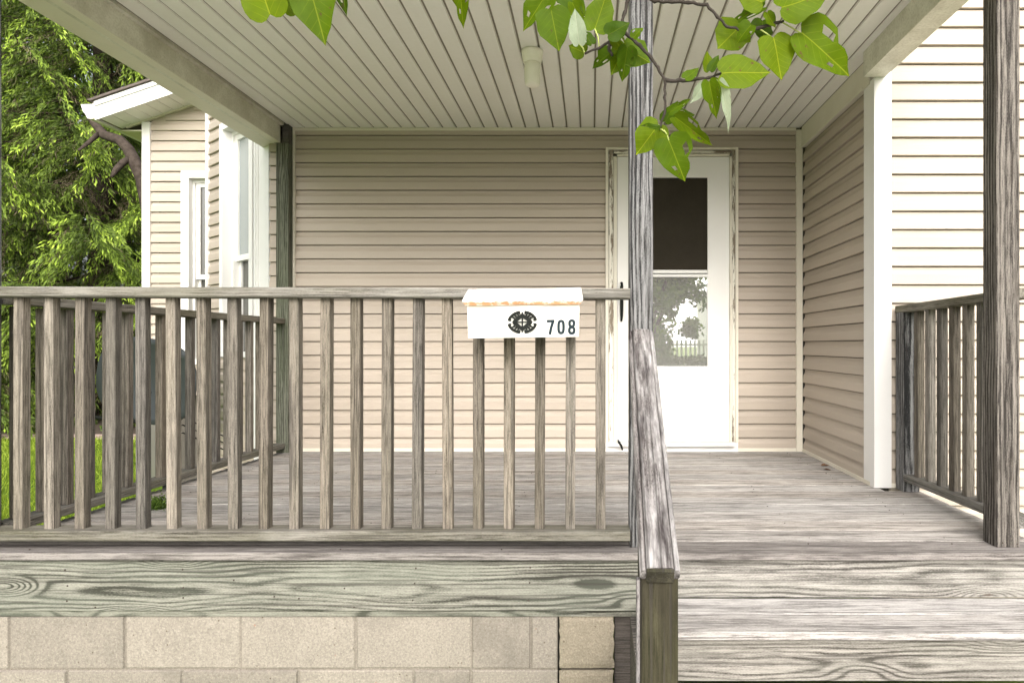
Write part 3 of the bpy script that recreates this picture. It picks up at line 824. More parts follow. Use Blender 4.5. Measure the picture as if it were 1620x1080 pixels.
# ------------------------------------------------------------------ posts
def post(label, x, y, z0, z1, mat):
    t = thing('porch_post', label, 'post', (x, y, z0), 'posts carrying the porch roof')
    board('shaft', t, mat, (x, y, z0), (x, y, z1), 0.089, 0.089, (1, 0, 0), 0.004)
    return t
xp = 0.144 + 0.0445
p1 = post('grey weathered post in front of the storm door', xp, 2.446 + 0.0445, 0.0005, 2.2615, M['post'])
p2 = post('dark brown weathered post at the right end of the steps', 1.537 + 0.0445, 2.446 + 0.0445, 0.0005, 2.206, M['post_brown'])
p3 = post('grey post at the extreme left edge above the railing corner', -2.361, 2.49, 0.0005, 2.205, M['post'])
p4 = post('green mossy post against the siding at the far end of the side railing', -2.203, YB - 0.047, 0.0005, 2.2028, M['post_green'])
MB().box(-2.2, -2.159, YB - 0.09, YB - 0.003, 2.2035, ZC - 0.001).build('top_block', M['dark_wood'], p4)
nl = MB()
for u, v in ((1560, 854), (1568, 856)):
    pass
for u, v in ((1594, 856), (1609, 860), (1586, 858)):
    p = P(u, v, 2.446); nail(nl, p.x, 2.4455, p.z, 0.003)
nl.build('nail_heads', M['nail'], p2)

# ------------------------------------------------------------------ front railing
fr_t = thing('porch_railing', 'long grey wooden railing with square balusters across the porch front', 'railing', (-1.1, 2.44, 0.0), 'wooden porch railings')
board('top_rail', fr_t, M['rail'], (-2.40, 2.4445, 0.967), (0.1435, 2.4445, 0.959), 0.089, 0.038, (0, 1, 0), 0.005)
board('bottom_rail', fr_t, M['rail'], (-2.40, 2.4445, 0.055), (0.1435, 2.4445, 0.055), 0.089, 0.038, (0, 1, 0), 0.004)
for k in range(-1, 20):
    u = 19 + 48.6 * k
    x = (u - CX) / 420 + 0.019
    zt = 0.946 - 0.008 * (x + 2.4) / 2.54
    dx = random.uniform(-0.005, 0.005)
    o = board('baluster', fr_t, M['baluster'], (x, 2.449, 0.0735), (x + dx, 2.449, 0.945 if k >= 0 else zt), 0.037, 0.037, (1, random.uniform(-.09, .09), 0), 0.0025)
board('under_rail', fr_t, M['dark_wood'], (-2.40, 2.475, 0.018), (0.1435, 2.475, 0.018), 0.03, 0.03, (0, 0, 1), 0.002)

# left side railing (runs back to the wall)
lf_t = thing('porch_railing', 'side railing at the left end of the porch running back to the mossy post', 'railing', (-2.27, 3.5, 0.0), 'wooden porch railings')
def xr_l(y): return -2.18 - (4.59 - y) * 0.049
ya, yz = 2.54, 4.585
def lp(y, off, z): return (xr_l(y) - off, y, z)
board('top_rail', lf_t, M['rail'], lp(ya, 0.0445, 0.947), lp(yz, 0.0445, 0.938), 0.089, 0.038, (1, 0, 0), 0.004)
board('bottom_rail', lf_t, M['rail'], lp(ya, 0.0445, 0.049), lp(yz, 0.0445, 0.052), 0.089, 0.036, (1, 0, 0), 0.003)
y = 4.455
while y > 2.58:
    board('baluster', lf_t, M['baluster'], lp(y, 0.045, 0.070), lp(y, 0.045, 0.922), 0.037, 0.037, (1, 0, 0), 0.0025)
    y -= 0.1155

# right side railing
rt_t = thing('porch_railing', 'short mossy railing from the white corner trim to the brown post', 'railing', (1.67, 3.0, 0.0), 'wooden porch railings')
board('top_rail', rt_t, M['rail'], (1.6745, 2.47, 0.966), (1.6745, YW - 0.036, 0.958), 0.089, 0.038, (1, 0, 0), 0.004)
board('bottom_rail', rt_t, M['rail'], (1.6745, 2.47, 0.083), (1.6745, YW - 0.13, 0.075), 0.089, 0.036, (1, 0, 0), 0.003)
board('end_post', rt_t, M['post'], (1.675, YW - 0.082, 0.0), (1.675, YW - 0.082, 0.938), 0.086, 0.086, (1, 0, 0), 0.003)
y = 3.294
while y > 2.56:
    board('baluster', rt_t, M['baluster'], (1.6745, y, 0.094), (1.6745, y, 0.946), 0.037, 0.037, (1, 0, 0), 0.0025)
    y -= 0.107

# ------------------------------------------------------------------ stair handrail
hr = thing('stair_handrail', 'sloping weathered handrail on a mossy newel at the foot of the steps', 'handrail', (0.159, 1.55, GZ))
a0 = Vector((0.159, 1.497, 0.243)); a1 = Vector((0.186, 2.44, 0.818))
dr = (a1 - a0).normalized()
nrm = Vector((1, 0, 0)).cross(dr)
board('cap_board', hr, M['cap'], a0 - nrm * 0.004, a1 - nrm * 0.004, 0.062, 0.030, (1, 0, 0), 0.003)
for s_, nm in ((-1, 0), (1, 1)):
    off = Vector((s_ * 0.0392, 0, 0)) - nrm * 0.013
    board('side_strip', hr, M['cap'], a0 + off, a1 + off, 0.0155, 0.030, (1, 0, 0), 0.004)
board('end_block', hr, M['newel'], a0 - dr * 0.010 - nrm * 0.010, a0 - dr * 0.0005 - nrm * 0.010, 0.064, 0.036, (1, 0, 0), 0.002)
nz1 = 0.222
nw = MB()
nwx0, nwx1, nwy0, nwy1 = 0.1146, 0.2034, 1.513, 1.602
def ztop(y): return 0.243 + (y - 1.497) * (dr.z / dr.y) - 0.030
c_ = 0.004
ring = [(nwx0 + c_, nwy0), (nwx1 - c_, nwy0), (nwx1, nwy0 + c_), (nwx1, nwy1), (nwx0, nwy1), (nwx0, nwy0 + c_)]
nv = [(x, y, GZ) for x, y in ring] + [(x, y, ztop(y)) for x, y in ring]
n_ = len(ring)
# grain along local X: build lying, then rotate
me = MB()
cz = (GZ + nz1) / 2
me.add([(z - cz, -(x - 0.159), y - 1.5575) for x, y, z in nv], [tuple(range(n_))[::-1], tuple(range(n_, 2 * n_))] + [(i, (i + 1) % n_, n_ + (i + 1) % n_, n_ + i) for i in range(n_)])
no = bpy.data.objects.new('newel_post', me.mesh('newel_post', M['newel']))
_link(no, hr, (0.159, 1.5575, cz))
no.rotation_euler = Matrix(((0, -1, 0), (0, 0, 1), (1, 0, 0))).to_euler()
board('edge_strip', hr, M['cap'], (0.1095, 1.525, GZ), (0.1095, 1.525, 0.215), 0.008, 0.02, (1, 0, 0), 0.001)
nl = MB()
for q, s_ in ((0.012, -.02), (0.010, -.004), (0.014, .008), (0.012, .022), (0.018, -.013), (0.10, -0.01), (0.16, 0.006)):
    p = a1 - dr * q + Vector((s_, 0, 0)) + nrm * 0.011
    nl.tube([p - nrm * 0.003, p + nrm * 0.0014], 0.0023, 6)
nl_o = nl.build('nail_heads', M['nail'], hr)

# ------------------------------------------------------------------ ceiling lamp
lx, ly = (842 - CX) / 296.0, 3.45
lamp = thing('ceiling_lamp', 'cream jar shaped lamp fixed to the porch ceiling', 'lamp', (lx, ly, ZC))
MB().lathe([(0.058, -0.0005), (0.0575, -0.012), (0.053, -0.04), (0.049, -0.062), (0.047, -0.066), (0.036, -0.066)], (lx, ly, ZC), 32).build('collar', M['lamp'], lamp, True)
MB().lathe([(0.036, -0.062), (0.0425, -0.064), (0.0425, -0.10), (0.0418, -0.155), (0.0395, -0.178), (0.034, -0.185), (0.02, -0.188), (0.001, -0.188)], (lx, ly, ZC), 32).build('jar', M['lamp'], lamp, True)

# ------------------------------------------------------------------ mailbox
YM0, YM1 = 2.285, 2.397
ymc = (YM0 + YM1) / 2
sm = F / YM0
def mx(u): return (u - CX) / sm
def mz(v): return H - (v - CY) / sm
def mail_mat():
    t = NT('mailbox_paint')
    o = t.obj(); x, y, z = t.sep(o)
    a = t.noise(t.comb(t.math('MULTIPLY', x, 30), y, t.math('MULTIPLY', z, 60)), 1.0, 6.0, 0.7)
    edge = t.math('SUBTRACT', 1.0, t.math('MULTIPLY', t.math('ABSOLUTE', t.math('SUBTRACT', z, -0.035)), 75.0))
    e2 = t.math('MULTIPLY', t.math('MAXIMUM', edge, 0.0), t.math('LESS_THAN', z, -0.004))
    m1 = t.rng(t.math('ADD', a, t.math('MULTIPLY', e2, 0.26)), 0.57, 0.70, 0, 0.9)
    sx = t.math('MULTIPLY', t.math('SUBTRACT', x, -0.105), 18.0); sz = t.math('MULTIPLY', t.math('SUBTRACT', z, 0.026), 55.0)
    sp = t.rng(t.vmath('LENGTH', t.comb(sx, 0.0, sz)), 0.2, 1.2, 0.5, 0.0)
    c = t.mix(m1, (0.84, 0.82, 0.76), (0.58, 0.27, 0.10))
    c = t.mix(t.math('MULTIPLY', sp, a), c, (0.55, 0.16, 0.07))
    return t.done(t.pbr(c, 0.4, t.bump(a, 0.1, 0.001), 0.4))
M['mail'] = mail_mat()
M['mail_body'] = plain('mailbox_white', (0.84, 0.82, 0.75), 0.38, 0.06)
M['digit'] = plain('digit_ink', (0.02, 0.03, 0.036), 0.7, spec=0.12)
M['sticker'] = plain('sticker', (0.80, 0.79, 0.72), 0.5, 0.1)
mb_t = thing('mailbox', 'white metal mailbox with rusty lid hung on the front railing, number 708', 'mailbox', ((mx(738) + mx(918)) / 2, ymc, mz(534)))
x0, x1 = mx(739), mx(916.5)
zb0, zb1 = mz(533.5), mz(480)
tilt = 0.0135
cxm = (x0 + x1) / 2
body = MB()
prof = [(YM0, zb0), (YM0 + 0.004, zb0 - 0.0), (YM1, zb0), (YM1, zb1 + 0.06), (YM0 + 0.002, zb1 + 0.004)]
bl_ = MB()
vs = [(x0 + 0.004 if z < zb1 - .02 else x0, y, z) for y, z in prof] + [(x1 - 0.002 if z < zb1 - .02 else x1, y, z) for y, z in prof]
k = len(prof)
bl_.add(vs, [tuple(range(k))[::-1], tuple(range(k, 2 * k))] + [(i, (i + 1) % k, k + (i + 1) % k, k + i) for i in range(k)])
def shear(m):
    m.v = [(a, b, c + (a - cxm) * tilt) for a, b, c in m.v]
    return m
shear(bl_).build('body', M['mail_body'], mb_t)
# lid: sloping front, turned-in lip, flared ends
lx0, lx1 = mx(732.5), mx(922.5)
lt0, lt1 = mx(738.5), mx(918.5)
zl_t, zl_m, zl_b = mz(456.5), mz(474.5), mz(482.5)
lid = MB()
rows = [(lt0, lt1, YM1, zl_t + 0.006), (lt0, lt1, YM0 + 0.035, zl_t + 0.004), (lt0 - 0.001, lt1 + 0.001, YM0 + 0.026, zl_t), (lx0, lx1, YM0 - 0.016, zl_m), (lx0 + .001, lx1 - .001, YM0 - 0.018, zl_m - 0.004), (lx0 + 0.009, lx1 - 0.010, YM0 - 0.008, zl_b), (lx0 + 0.013, lx1 - 0.014, YM0 + 0.001, zl_b + 0.002)]
nseg = 14
vs = []
for (a, b, y, z) in rows:
    for i in range(nseg + 1):
        f = i / nseg
        wob = 0.0012 * math.sin(f * 9 + y * 40) + random.uniform(-0.0004, 0.0004)
        vs.append((a + (b - a) * f, y + wob, z + wob * 0.8))
W_ = nseg + 1
fs = [(r * W_ + i, (r + 1) * W_ + i, (r + 1) * W_ + i + 1, r * W_ + i + 1) for r in range(len(rows) - 1) for i in range(nseg)]
fs.append(tuple(r * W_ for r in range(len(rows)))); fs.append(tuple(r * W_ + nseg for r in range(len(rows)))[::-1])
lid.add(vs, fs)
lid_o = shear(lid).build('lid', M['mail'], mb_t, False, org=(cxm, ymc, (zl_m + zl_t) / 2 - 0.0))

def strip(m, pts, w, y, t=0.0022, closed=False):
    """flat band of width w along a polyline in the XZ plane; front at y, thickness t backwards"""
    pts = [Vector((a, b)) for a, b in pts]
    n = len(pts)
    lo, hi = [], []
    for i in range(n):
        if closed: tn = pts[(i + 1) % n] - pts[i - 1]
        else: tn = pts[min(i + 1, n - 1)] - pts[max(i - 1, 0)]
        tn.normalize(); nn = Vector((-tn.y, tn.x))
        ww = w[i] if isinstance(w, list) else w
        lo.append(pts[i] - nn * ww / 2); hi.append(pts[i] + nn * ww / 2)
    vs = [(p.x, y, p.y) for p in lo] + [(p.x, y, p.y) for p in hi] + [(p.x, y + t, p.y) for p in lo] + [(p.x, y + t, p.y) for p in hi]
    fs = []
    for i in range(n if closed else n - 1):
        j = (i + 1) % n
        fs += [(i, j, n + j, n + i), (2 * n + i, 3 * n + i, 3 * n + j, 2 * n + j), (i, 2 * n + i, 2 * n + j, j), (n + i, n + j, 3 * n + j, 3 * n + i)]
    if not closed:
        fs += [(0, n, 3 * n, 2 * n), (n - 1, 3 * n - 1, 4 * n - 1, 2 * n - 1)]
    m.add(vs, fs)
# ornament
ec = Vector((mx(826.5), mz(509.5)))
A_, B_ = 0.0485, 0.0365
em = MB()
yl = [YM0 - 0.0036]
def nexty():
    yl[0] -= 0.00006
    return yl[0]
for sx in (-1, 1):
    for sy in (-1, 1):
        def q(x, z): return (ec.x + sx * x, ec.y + sy * z)
        arc = [q(A_ * math.cos(a), B_ * math.sin(a)) for a in np.linspace(R(9), R(80), 14)]
        strip(em, arc, 0.0095, nexty(), 0.003)
        for cx_, cz_, r_ in ((A_ - 0.003, 0.0085, 0.0047), (0.0115, B_ - 0.002, 0.0047), (A_ - 0.0065, 0.0075, 0.0036), (0.0105, B_ - 0.0055, 0.0036)):
            yq = nexty()
            em.prism([(q(cx_ + r_ * math.cos(a), cz_)[0], yq, q(0, cz_ + r_ * math.sin(a))[1]) for a in np.linspace(0, 2 * math.pi, 11)[:-1]], (0, 0.003, 0))
        strip(em, [q(0.031, 0.0), q(0.0, 0.0245)], 0.0125, nexty(), 0.003)
        for ang, r0, r1, w0, w1 in ((30, 0.030, 0.045, 0.0085, 0.0035), (47, 0.024, 0.0435, 0.010, 0.0035), (63, 0.022, 0.040, 0.008, 0.0035)):
            c1, s1 = math.cos(R(ang)), math.sin(R(ang))
            strip(em, [q(r0 * c1, r0 * s1 * 0.86), q(r1 * c1, r1 * s1 * 0.86)], [w0, w1], nexty(), 0.003)
strip(em, [(ec.x, ec.y - 0.036), (ec.x, ec.y + 0.036)], 0.0052, nexty(), 0.003)
strip(em, [(ec.x - 0.036, ec.y), (ec.x + 0.036, ec.y)], 0.0046, nexty(), 0.003)
shear(em).build('emblem', M['black'], mb_t)
# house number
def digit_pts(cx_, cz_, rx, rz_, n=20, p=3.0):
    out = []
    for a in np.linspace(0, 2 * math.pi, n, endpoint=False):
        c, s = math.cos(a), math.sin(a)
        out.append((cx_ + rx * math.copysign(abs(c) ** (2 / p), c), cz_ + rz_ * math.copysign(abs(s) ** (2 / p), s)))
    return out
for ch, u0, u1 in (('7', 863.5, 879), ('0', 879.8, 895.5), ('8', 896.3, 912.8)):
    m = MB(); m.box(mx(u0), mx(u1), YM0 - 0.0012, YM0 - 0.0003, mz(530), mz(505)); shear(m)
    pl = m.build('number_plate', M['sticker'], mb_t)
    cx_, cz_ = mx((u0 + u1) / 2), mz(518)
    hw, hh = 0.0138, 0.0262
    w = 0.0098
    m = MB()
    if ch == '7':
        strip(m, [(cx_ - hw + .001, cz_ + hh - w / 2), (cx_ + hw, cz_ + hh - w / 2)], w, YM0 - 0.0021, 0.0008)
        strip(m, [(cx_ + hw - w * 0.45, cz_ + hh - 0.003), (cx_ + 0.001, cz_ - 0.004), (cx_ - 0.003, cz_ - hh)], w, YM0 - 0.00225, 0.0008)
        strip(m, [(cx_ - hw + .0015, cz_ + hh), (cx_ - hw + .0015, cz_ + hh - 0.010)], 0.003, YM0 - 0.0022, 0.0008)
    elif ch == '0':
        strip(m, digit_pts(cx_, cz_, hw - w / 2, hh - w / 2), w, YM0 - 0.0021, 0.0008, True)
    else:
        strip(m, digit_pts(cx_, cz_ + hh * 0.46, hw - w / 2 - .0008, hh * 0.54 - w / 2 + 0.001, 18, 2.6), w, YM0 - 0.0021, 0.0008, True)
        strip(m, digit_pts(cx_, cz_ - hh * 0.46, hw - w / 2, hh * 0.54 - w / 2 + 0.001, 18, 2.6), w, YM0 - 0.00225, 0.0008, True)
    shear(m).build('digit', M['digit'], pl)

# ------------------------------------------------------------------ satellite dish on the lawn
yd = 4.75
sd = F / yd
dc = P(231, 602, yd)
dish = thing('satellite_dish', 'dark grey satellite dish with pale feed horn behind the side railing', 'satellite dish', (dc.x, yd + 0.1, GZ))
m = MB()
nr, na = 7, 40
vs = [(dc.x, yd + 0.07, dc.z)]
ct, st_ = math.cos(R(-7)), math.sin(R(-7))
for j in range(1, nr + 1):
    for i in range(na):
        a = 2 * math.pi * i / na
        p_ = 2.6
        ex = math.copysign(abs(math.cos(a)) ** (2 / p_), math.cos(a)) * 0.445 * j / nr
        ez = math.copysign(abs(math.sin(a)) ** (2 / p_), math.sin(a)) * 0.315 * j / nr
        rr = j / nr
        xx_, zz_ = ex * ct - ez * st_, ex * st_ + ez * ct
        vs.append((dc.x + xx_, yd + 0.07 * (1 - rr * rr) - xx_ * 0.25, dc.z + zz_))
fs = [(0, 1 + (i + 1) % na, 1 + i) for i in range(na)]
for j in range(nr - 1):
    for i in range(na):
        b0 = 1 + j * na
        fs.append((b0 + i, b0 + (i + 1) % na, b0 + na + (i + 1) % na, b0 + na + i))
m.add(vs, fs)
do = m.build('reflector', M['dish'], dish, True)
sol = do.modifiers.new('thickness', 'SOLIDIFY'); sol.thickness = 0.012
hp = P(103, 590, yd - 0.12)
MB().tube([(dc.x + 0.0, yd - 0.04, dc.z - 0.30), (dc.x - 0.3, yd - 0.3, dc.z - 0.22), (hp.x + 0.05, hp.y, hp.z - 0.02)], 0.013, 8).build('feed_arm', M['black'], dish)
MB().tube([hp + Vector((-0.045, 0, -0.05)), hp + Vector((-0.03, 0, -0.01)), hp + Vector((0.01, 0, 0.03)), hp + Vector((0.05, 0, 0.045))], [0.018, 0.03, 0.03, 0.02], 12).build('feed_horn', M['white'], dish, True)
bk = P(243, 640, yd)
MB().tube([(bk.x, yd + 0.14, GZ), (bk.x, yd + 0.14, dc.z + 0.02)], 0.024, 10).build('mast', M['black'], dish, True)
MB().box(bk.x - 0.06, bk.x + 0.05, yd + 0.05, yd + 0.2, bk.z - 0.05, bk.z + 0.09).build('bracket', M['black'], dish)
cb_ = MB()
for q in range(3):
    cb_.tube([(bk.x + 0.01 * q, yd + 0.1, bk.z - 0.02), (bk.x + 0.06 + 0.03 * q, yd + 0.06, bk.z - 0.16 - 0.04 * q), (bk.x + 0.15, yd + 0.1, bk.z - 0.10 - 0.06 * q), (bk.x + 0.4, yd + 0.3, bk.z - 0.3 - 0.05 * q)], 0.005, 6)
cb_.build('cable', M['black'], dish, True)

# ------------------------------------------------------------------ vegetation
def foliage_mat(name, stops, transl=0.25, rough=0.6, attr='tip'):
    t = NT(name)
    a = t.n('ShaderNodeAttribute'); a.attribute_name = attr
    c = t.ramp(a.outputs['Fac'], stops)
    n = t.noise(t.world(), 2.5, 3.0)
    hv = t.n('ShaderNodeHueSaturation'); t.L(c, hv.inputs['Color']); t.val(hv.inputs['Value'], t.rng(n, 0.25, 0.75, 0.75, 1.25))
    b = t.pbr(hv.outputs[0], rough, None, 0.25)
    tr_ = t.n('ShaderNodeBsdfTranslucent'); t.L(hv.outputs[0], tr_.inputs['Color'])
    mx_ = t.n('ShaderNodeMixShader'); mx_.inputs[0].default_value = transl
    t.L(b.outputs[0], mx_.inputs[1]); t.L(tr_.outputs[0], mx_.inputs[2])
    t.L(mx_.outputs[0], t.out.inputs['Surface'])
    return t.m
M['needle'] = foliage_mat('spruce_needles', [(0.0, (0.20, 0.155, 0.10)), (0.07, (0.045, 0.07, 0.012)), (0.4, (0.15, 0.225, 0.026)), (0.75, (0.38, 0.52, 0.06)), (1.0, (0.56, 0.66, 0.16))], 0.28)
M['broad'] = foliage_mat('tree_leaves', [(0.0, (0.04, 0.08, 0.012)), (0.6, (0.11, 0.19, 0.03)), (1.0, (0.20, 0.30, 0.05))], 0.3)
M['bark'] = plain('bark', (0.07, 0.055, 0.045), 0.95, 1.0, (0.018, 0.014, 0.011), bump=1.0, scale=16, spec=0.1)

def quads_obj(name, pos, axis, nrm_, ln, wd, tip, mat, parent, org, shade=(1, 1, 1, 1)):
    """kite-shaped shoots: arrays (n,3),(n,3),(n,3),(n),(n),(n)"""
    axis = axis / np.linalg.norm(axis, axis=1, keepdims=True)
    side = np.cross(axis, nrm_); side /= np.linalg.norm(side, axis=1, keepdims=True) + 1e-9
    a = pos; b = pos + axis * (ln * 0.45)[:, None] + side * (wd / 2)[:, None]
    c = pos + axis * ln[:, None]; d = pos + axis * (ln * 0.45)[:, None] - side * (wd / 2)[:, None]
    v = np.stack([a, b, c, d], 1).reshape(-1, 3) - np.array(org)
    n = len(pos)
    me = bpy.data.meshes.new(name)
    me.vertices.add(4 * n); me.vertices.foreach_set('co', v.ravel().astype(np.float32))
    me.loops.add(4 * n); me.loops.foreach_set('vertex_index', np.arange(4 * n, dtype=np.int32))
    me.polygons.add(n); me.polygons.foreach_set('loop_start', np.arange(0, 4 * n, 4, dtype=np.int32)); me.polygons.foreach_set('loop_total', np.full(n, 4, dtype=np.int32))
    at = me.attributes.new('tip', 'FLOAT', 'POINT')
    at.data.foreach_set('value', (np.repeat(tip, 4) * np.tile(np.array(shade), len(tip))).astype(np.float32))
    me.materials.append(mat)
    me.update(calc_edges=True); me.validate()
    o = bpy.data.objects.new(name, me)
    return _link(o, parent, org)

def unit(v): return v / (np.linalg.norm(v, axis=-1, keepdims=True) + 1e-9)

def spruce(label, x, y, ht, rad, nl_, dens, lowest=0.2, seed=1, dark=0.0):
    g_ = np.random.default_rng(seed)
    t = thing('spruce_tree', label, 'tree', (x, y, GZ), 'spruces beyond the lawn')
    MB().tube([(x, y, GZ - 0.1), (x + 0.05, y, GZ + ht * 0.4), (x, y, GZ + ht)], [0.26, 0.17, 0.02], 10).build('trunk', M['bark'], t, True)
    P_, A_2, N_, T_ = [], [], [], []
    limbs = MB()
    for i in range(nl_):
        f = (i + g_.random()) / nl_
        h = lowest + (ht - lowest) * f ** 1.15
        az = i * 2.399 + g_.uniform(-0.3, 0.3)
        Ln = rad * (1 - h / ht) ** 0.75 * g_.uniform(0.75, 1.12)
        if Ln < 0.3: continue
        dirh = np.array([math.cos(az), math.sin(az), 0.0])
        n_s = max(6, int(Ln / 0.085))
        s = np.linspace(0.12, 1.0, n_s)
        droop = g_.uniform(0.12, 0.34)
        base = np.array([x, y, GZ + h])
        pts = base + np.outer(s * Ln, dirh) + np.outer(Ln * (-droop * s + 0.9 * droop * s ** 3), [0, 0, 1.0])
        limbs.tube([tuple(p) for p in pts[::max(1, n_s // 6)]], [max(0.004, 0.026 * (1 - k * 0.17)) for k in range(len(pts[::max(1, n_s // 6)]))], 5, False)
        tan = np.array([dirh[0], dirh[1], 0]); perp = np.array([-dirh[1], dirh[0], 0])
        for k in range(n_s):
            sk = s[k]
            for sg_ in (-1, 1):
                if sk < 0.25 and g_.random() < 0.5: continue
                bl = (0.30 + 0.75 * (1 - sk) ** 0.6 * sk ** 0.3 * 1.5) * g_.uniform(0.6, 1.15) * min(1.0, Ln / 2)
                d0 = unit(tan * g_.uniform(0.35, 0.8) + perp * sg_ * g_.uniform(0.5, 1.0) + np.array([0, 0, g_.uniform(-0.5, 0.05)]))
                nb = max(3, int(bl / 0.019 * dens))
                q = np.linspace(0.08, 1, nb)
                dr_ = g_.uniform(0.35, 0.85) * bl
                bp = pts[k] + np.outer(q * bl, d0) - np.outer(dr_ * q ** 1.8, [0, 0, 1.0])
                ax = unit(np.tile(d0 * bl, (nb, 1)) - np.outer(1.8 * dr_ * q ** 0.8, [0, 0, 1.0]))
                rot = g_.normal(0, 0.3, (nb, 3)) + perp * (np.arange(nb) % 2 * 2 - 1)[:, None] * 0.35 - np.array([0, 0, 0.25])
                P_.append(bp + g_.normal(0, 0.018, (nb, 3))); A_2.append(unit(ax + rot))
                N_.append(unit(g_.normal(0, 0.6, (nb, 3)) + np.array([0, -0.5, 0.6])))
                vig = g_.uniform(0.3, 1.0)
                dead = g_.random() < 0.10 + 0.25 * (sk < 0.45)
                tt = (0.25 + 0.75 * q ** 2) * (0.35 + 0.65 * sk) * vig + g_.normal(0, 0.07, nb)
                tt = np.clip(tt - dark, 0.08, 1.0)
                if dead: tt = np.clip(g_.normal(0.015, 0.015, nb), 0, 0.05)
                T_.append(tt)
    P_ = np.concatenate(P_); A_2 = np.concatenate(A_2); N_ = np.concatenate(N_); T_ = np.concatenate(T_)
    n = len(P_)
    ln = g_.uniform(0.07, 0.13, n); wd = g_.uniform(0.017, 0.029, n)
    ln = np.where(T_ < 0.06, ln * 1.3, ln); wd = np.where(T_ < 0.06, wd * 0.35, wd)
    limbs.build('limbs', M['bark'], t, True)
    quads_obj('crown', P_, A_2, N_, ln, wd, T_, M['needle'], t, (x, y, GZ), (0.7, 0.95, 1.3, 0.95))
    return t, n

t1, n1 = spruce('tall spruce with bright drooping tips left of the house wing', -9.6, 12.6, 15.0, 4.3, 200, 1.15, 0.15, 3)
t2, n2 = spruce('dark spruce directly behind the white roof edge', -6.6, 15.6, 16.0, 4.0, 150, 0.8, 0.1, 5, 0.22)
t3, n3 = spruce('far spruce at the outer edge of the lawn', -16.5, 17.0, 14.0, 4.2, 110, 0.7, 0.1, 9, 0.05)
print('spruce shoots', n1, n2, n3)
# bare limb bending past the eave
lp_ = [P(138, 178, 9.4), P(150, 196, 9.4), P(165, 214, 9.3), P(190, 222, 9.2), P(203, 236, 9.15), P(214, 258, 9.1), P(226, 285, 9.1), P(236, 330, 9.1), P(250, 420, 9.2), P(262, 560, 9.3), P(268, 690, 9.3)]
bt = thing('bare_limbed_tree', 'crooked bare brown trunk bending behind the white corner board', 'tree', (lp_[-1].x, lp_[-1].y, GZ))
MB().tube(lp_, [0.045, 0.055, 0.065, 0.07, 0.075, 0.085, 0.09, 0.10, 0.11, 0.12, 0.14], 10).build('trunk', M['bark'], bt, True)
MB().tube([P(208, 250, 9.12), P(196, 256, 9.0), P(184, 268, 8.9), P(176, 280, 8.8)], [0.05, 0.045, 0.04, 0.02], 8).build('limb', M['bark'], bt, True)
MB().tube([P(156, 212, 9.3), P(140, 226, 9.2), P(124, 238, 9.0)], [0.035, 0.03, 0.015], 8).build('limb', M['bark'], bt, True)

def blob_tree(name, label, x, y, z0, ht, r, ncl, nleaf, seed, size=0.16, group=None, cat='tree', trunk=True, squash=1.0):
    g_ = np.random.default_rng(seed)
    t = thing(name, label, cat, (x, y, GZ), group)
    if trunk:
        tm = MB().tube([(x, y, GZ - 0.1), (x + 0.1, y, z0), (x - 0.05, y, z0 + ht * 0.5)], [0.2, 0.15, 0.06], 10)
        for k in range(7):
            a = k * 0.9
            tm.tube([(x + 0.05, y, z0 + 0.1 * k), (x + r * 0.5 * math.cos(a), y + r * 0.5 * math.sin(a), z0 + ht * 0.35 + 0.1 * k), (x + r * 0.8 * math.cos(a), y + r * .8 * math.sin(a), z0 + ht * 0.55)], [0.07, 0.045, 0.015], 6)
        tm.build('trunk', M['bark'], t, True)
    c = unit(g_.normal(0, 1, (ncl, 3))) * (g_.random((ncl, 1)) ** 0.45) * np.array([r, r * squash, ht / 2]) + np.array([x, y, z0 + ht / 2])
    cr = g_.uniform(0.25, 0.6, ncl) * r * 0.45
    idx = g_.integers(0, ncl, nleaf)
    off = unit(g_.normal(0, 1, (nleaf, 3))) * (g_.random((nleaf, 1)) ** 0.5) * cr[idx][:, None]
    pos = c[idx] + off
    pos[:, 2] = np.maximum(pos[:, 2], GZ + 0.02)
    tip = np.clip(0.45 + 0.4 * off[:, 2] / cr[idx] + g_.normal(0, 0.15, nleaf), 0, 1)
    quads_obj('crown', pos, unit(g_.normal(0, 1, (nleaf, 3)) + [0, 0, -0.3]), unit(g_.normal(0, 1, (nleaf, 3))), g_.uniform(0.7, 1.3, nleaf) * size, g_.uniform(0.4, 0.7, nleaf) * size, tip, M['broad'], t, (x, y, GZ))
    return t
blob_tree('broadleaf_tree', 'sunny broadleaf tree at the edge of the frame behind the spruce', -13.6, 16.5, 1.0, 11, 3.6, 90, 26000, 21, 0.2)
# low plants in front of the spruces
for k, (x, y, r_) in enumerate(((-6.7, 10.3, 0.28), (-7.7, 10.6, 0.32), (-5.9, 10.5, 0.3))):
    blob_tree('low_shrub', ['small pale shrub by the edging path nearest the dish', 'small leafy shrub at the lawn edge under the tall spruce', 'low green shrub in the soil bed behind the dish'][k], x, y, GZ, 0.4, r_, 12, 1500, 30 + k, 0.06, 'low shrubs in the soil bed', 'shrub', False)

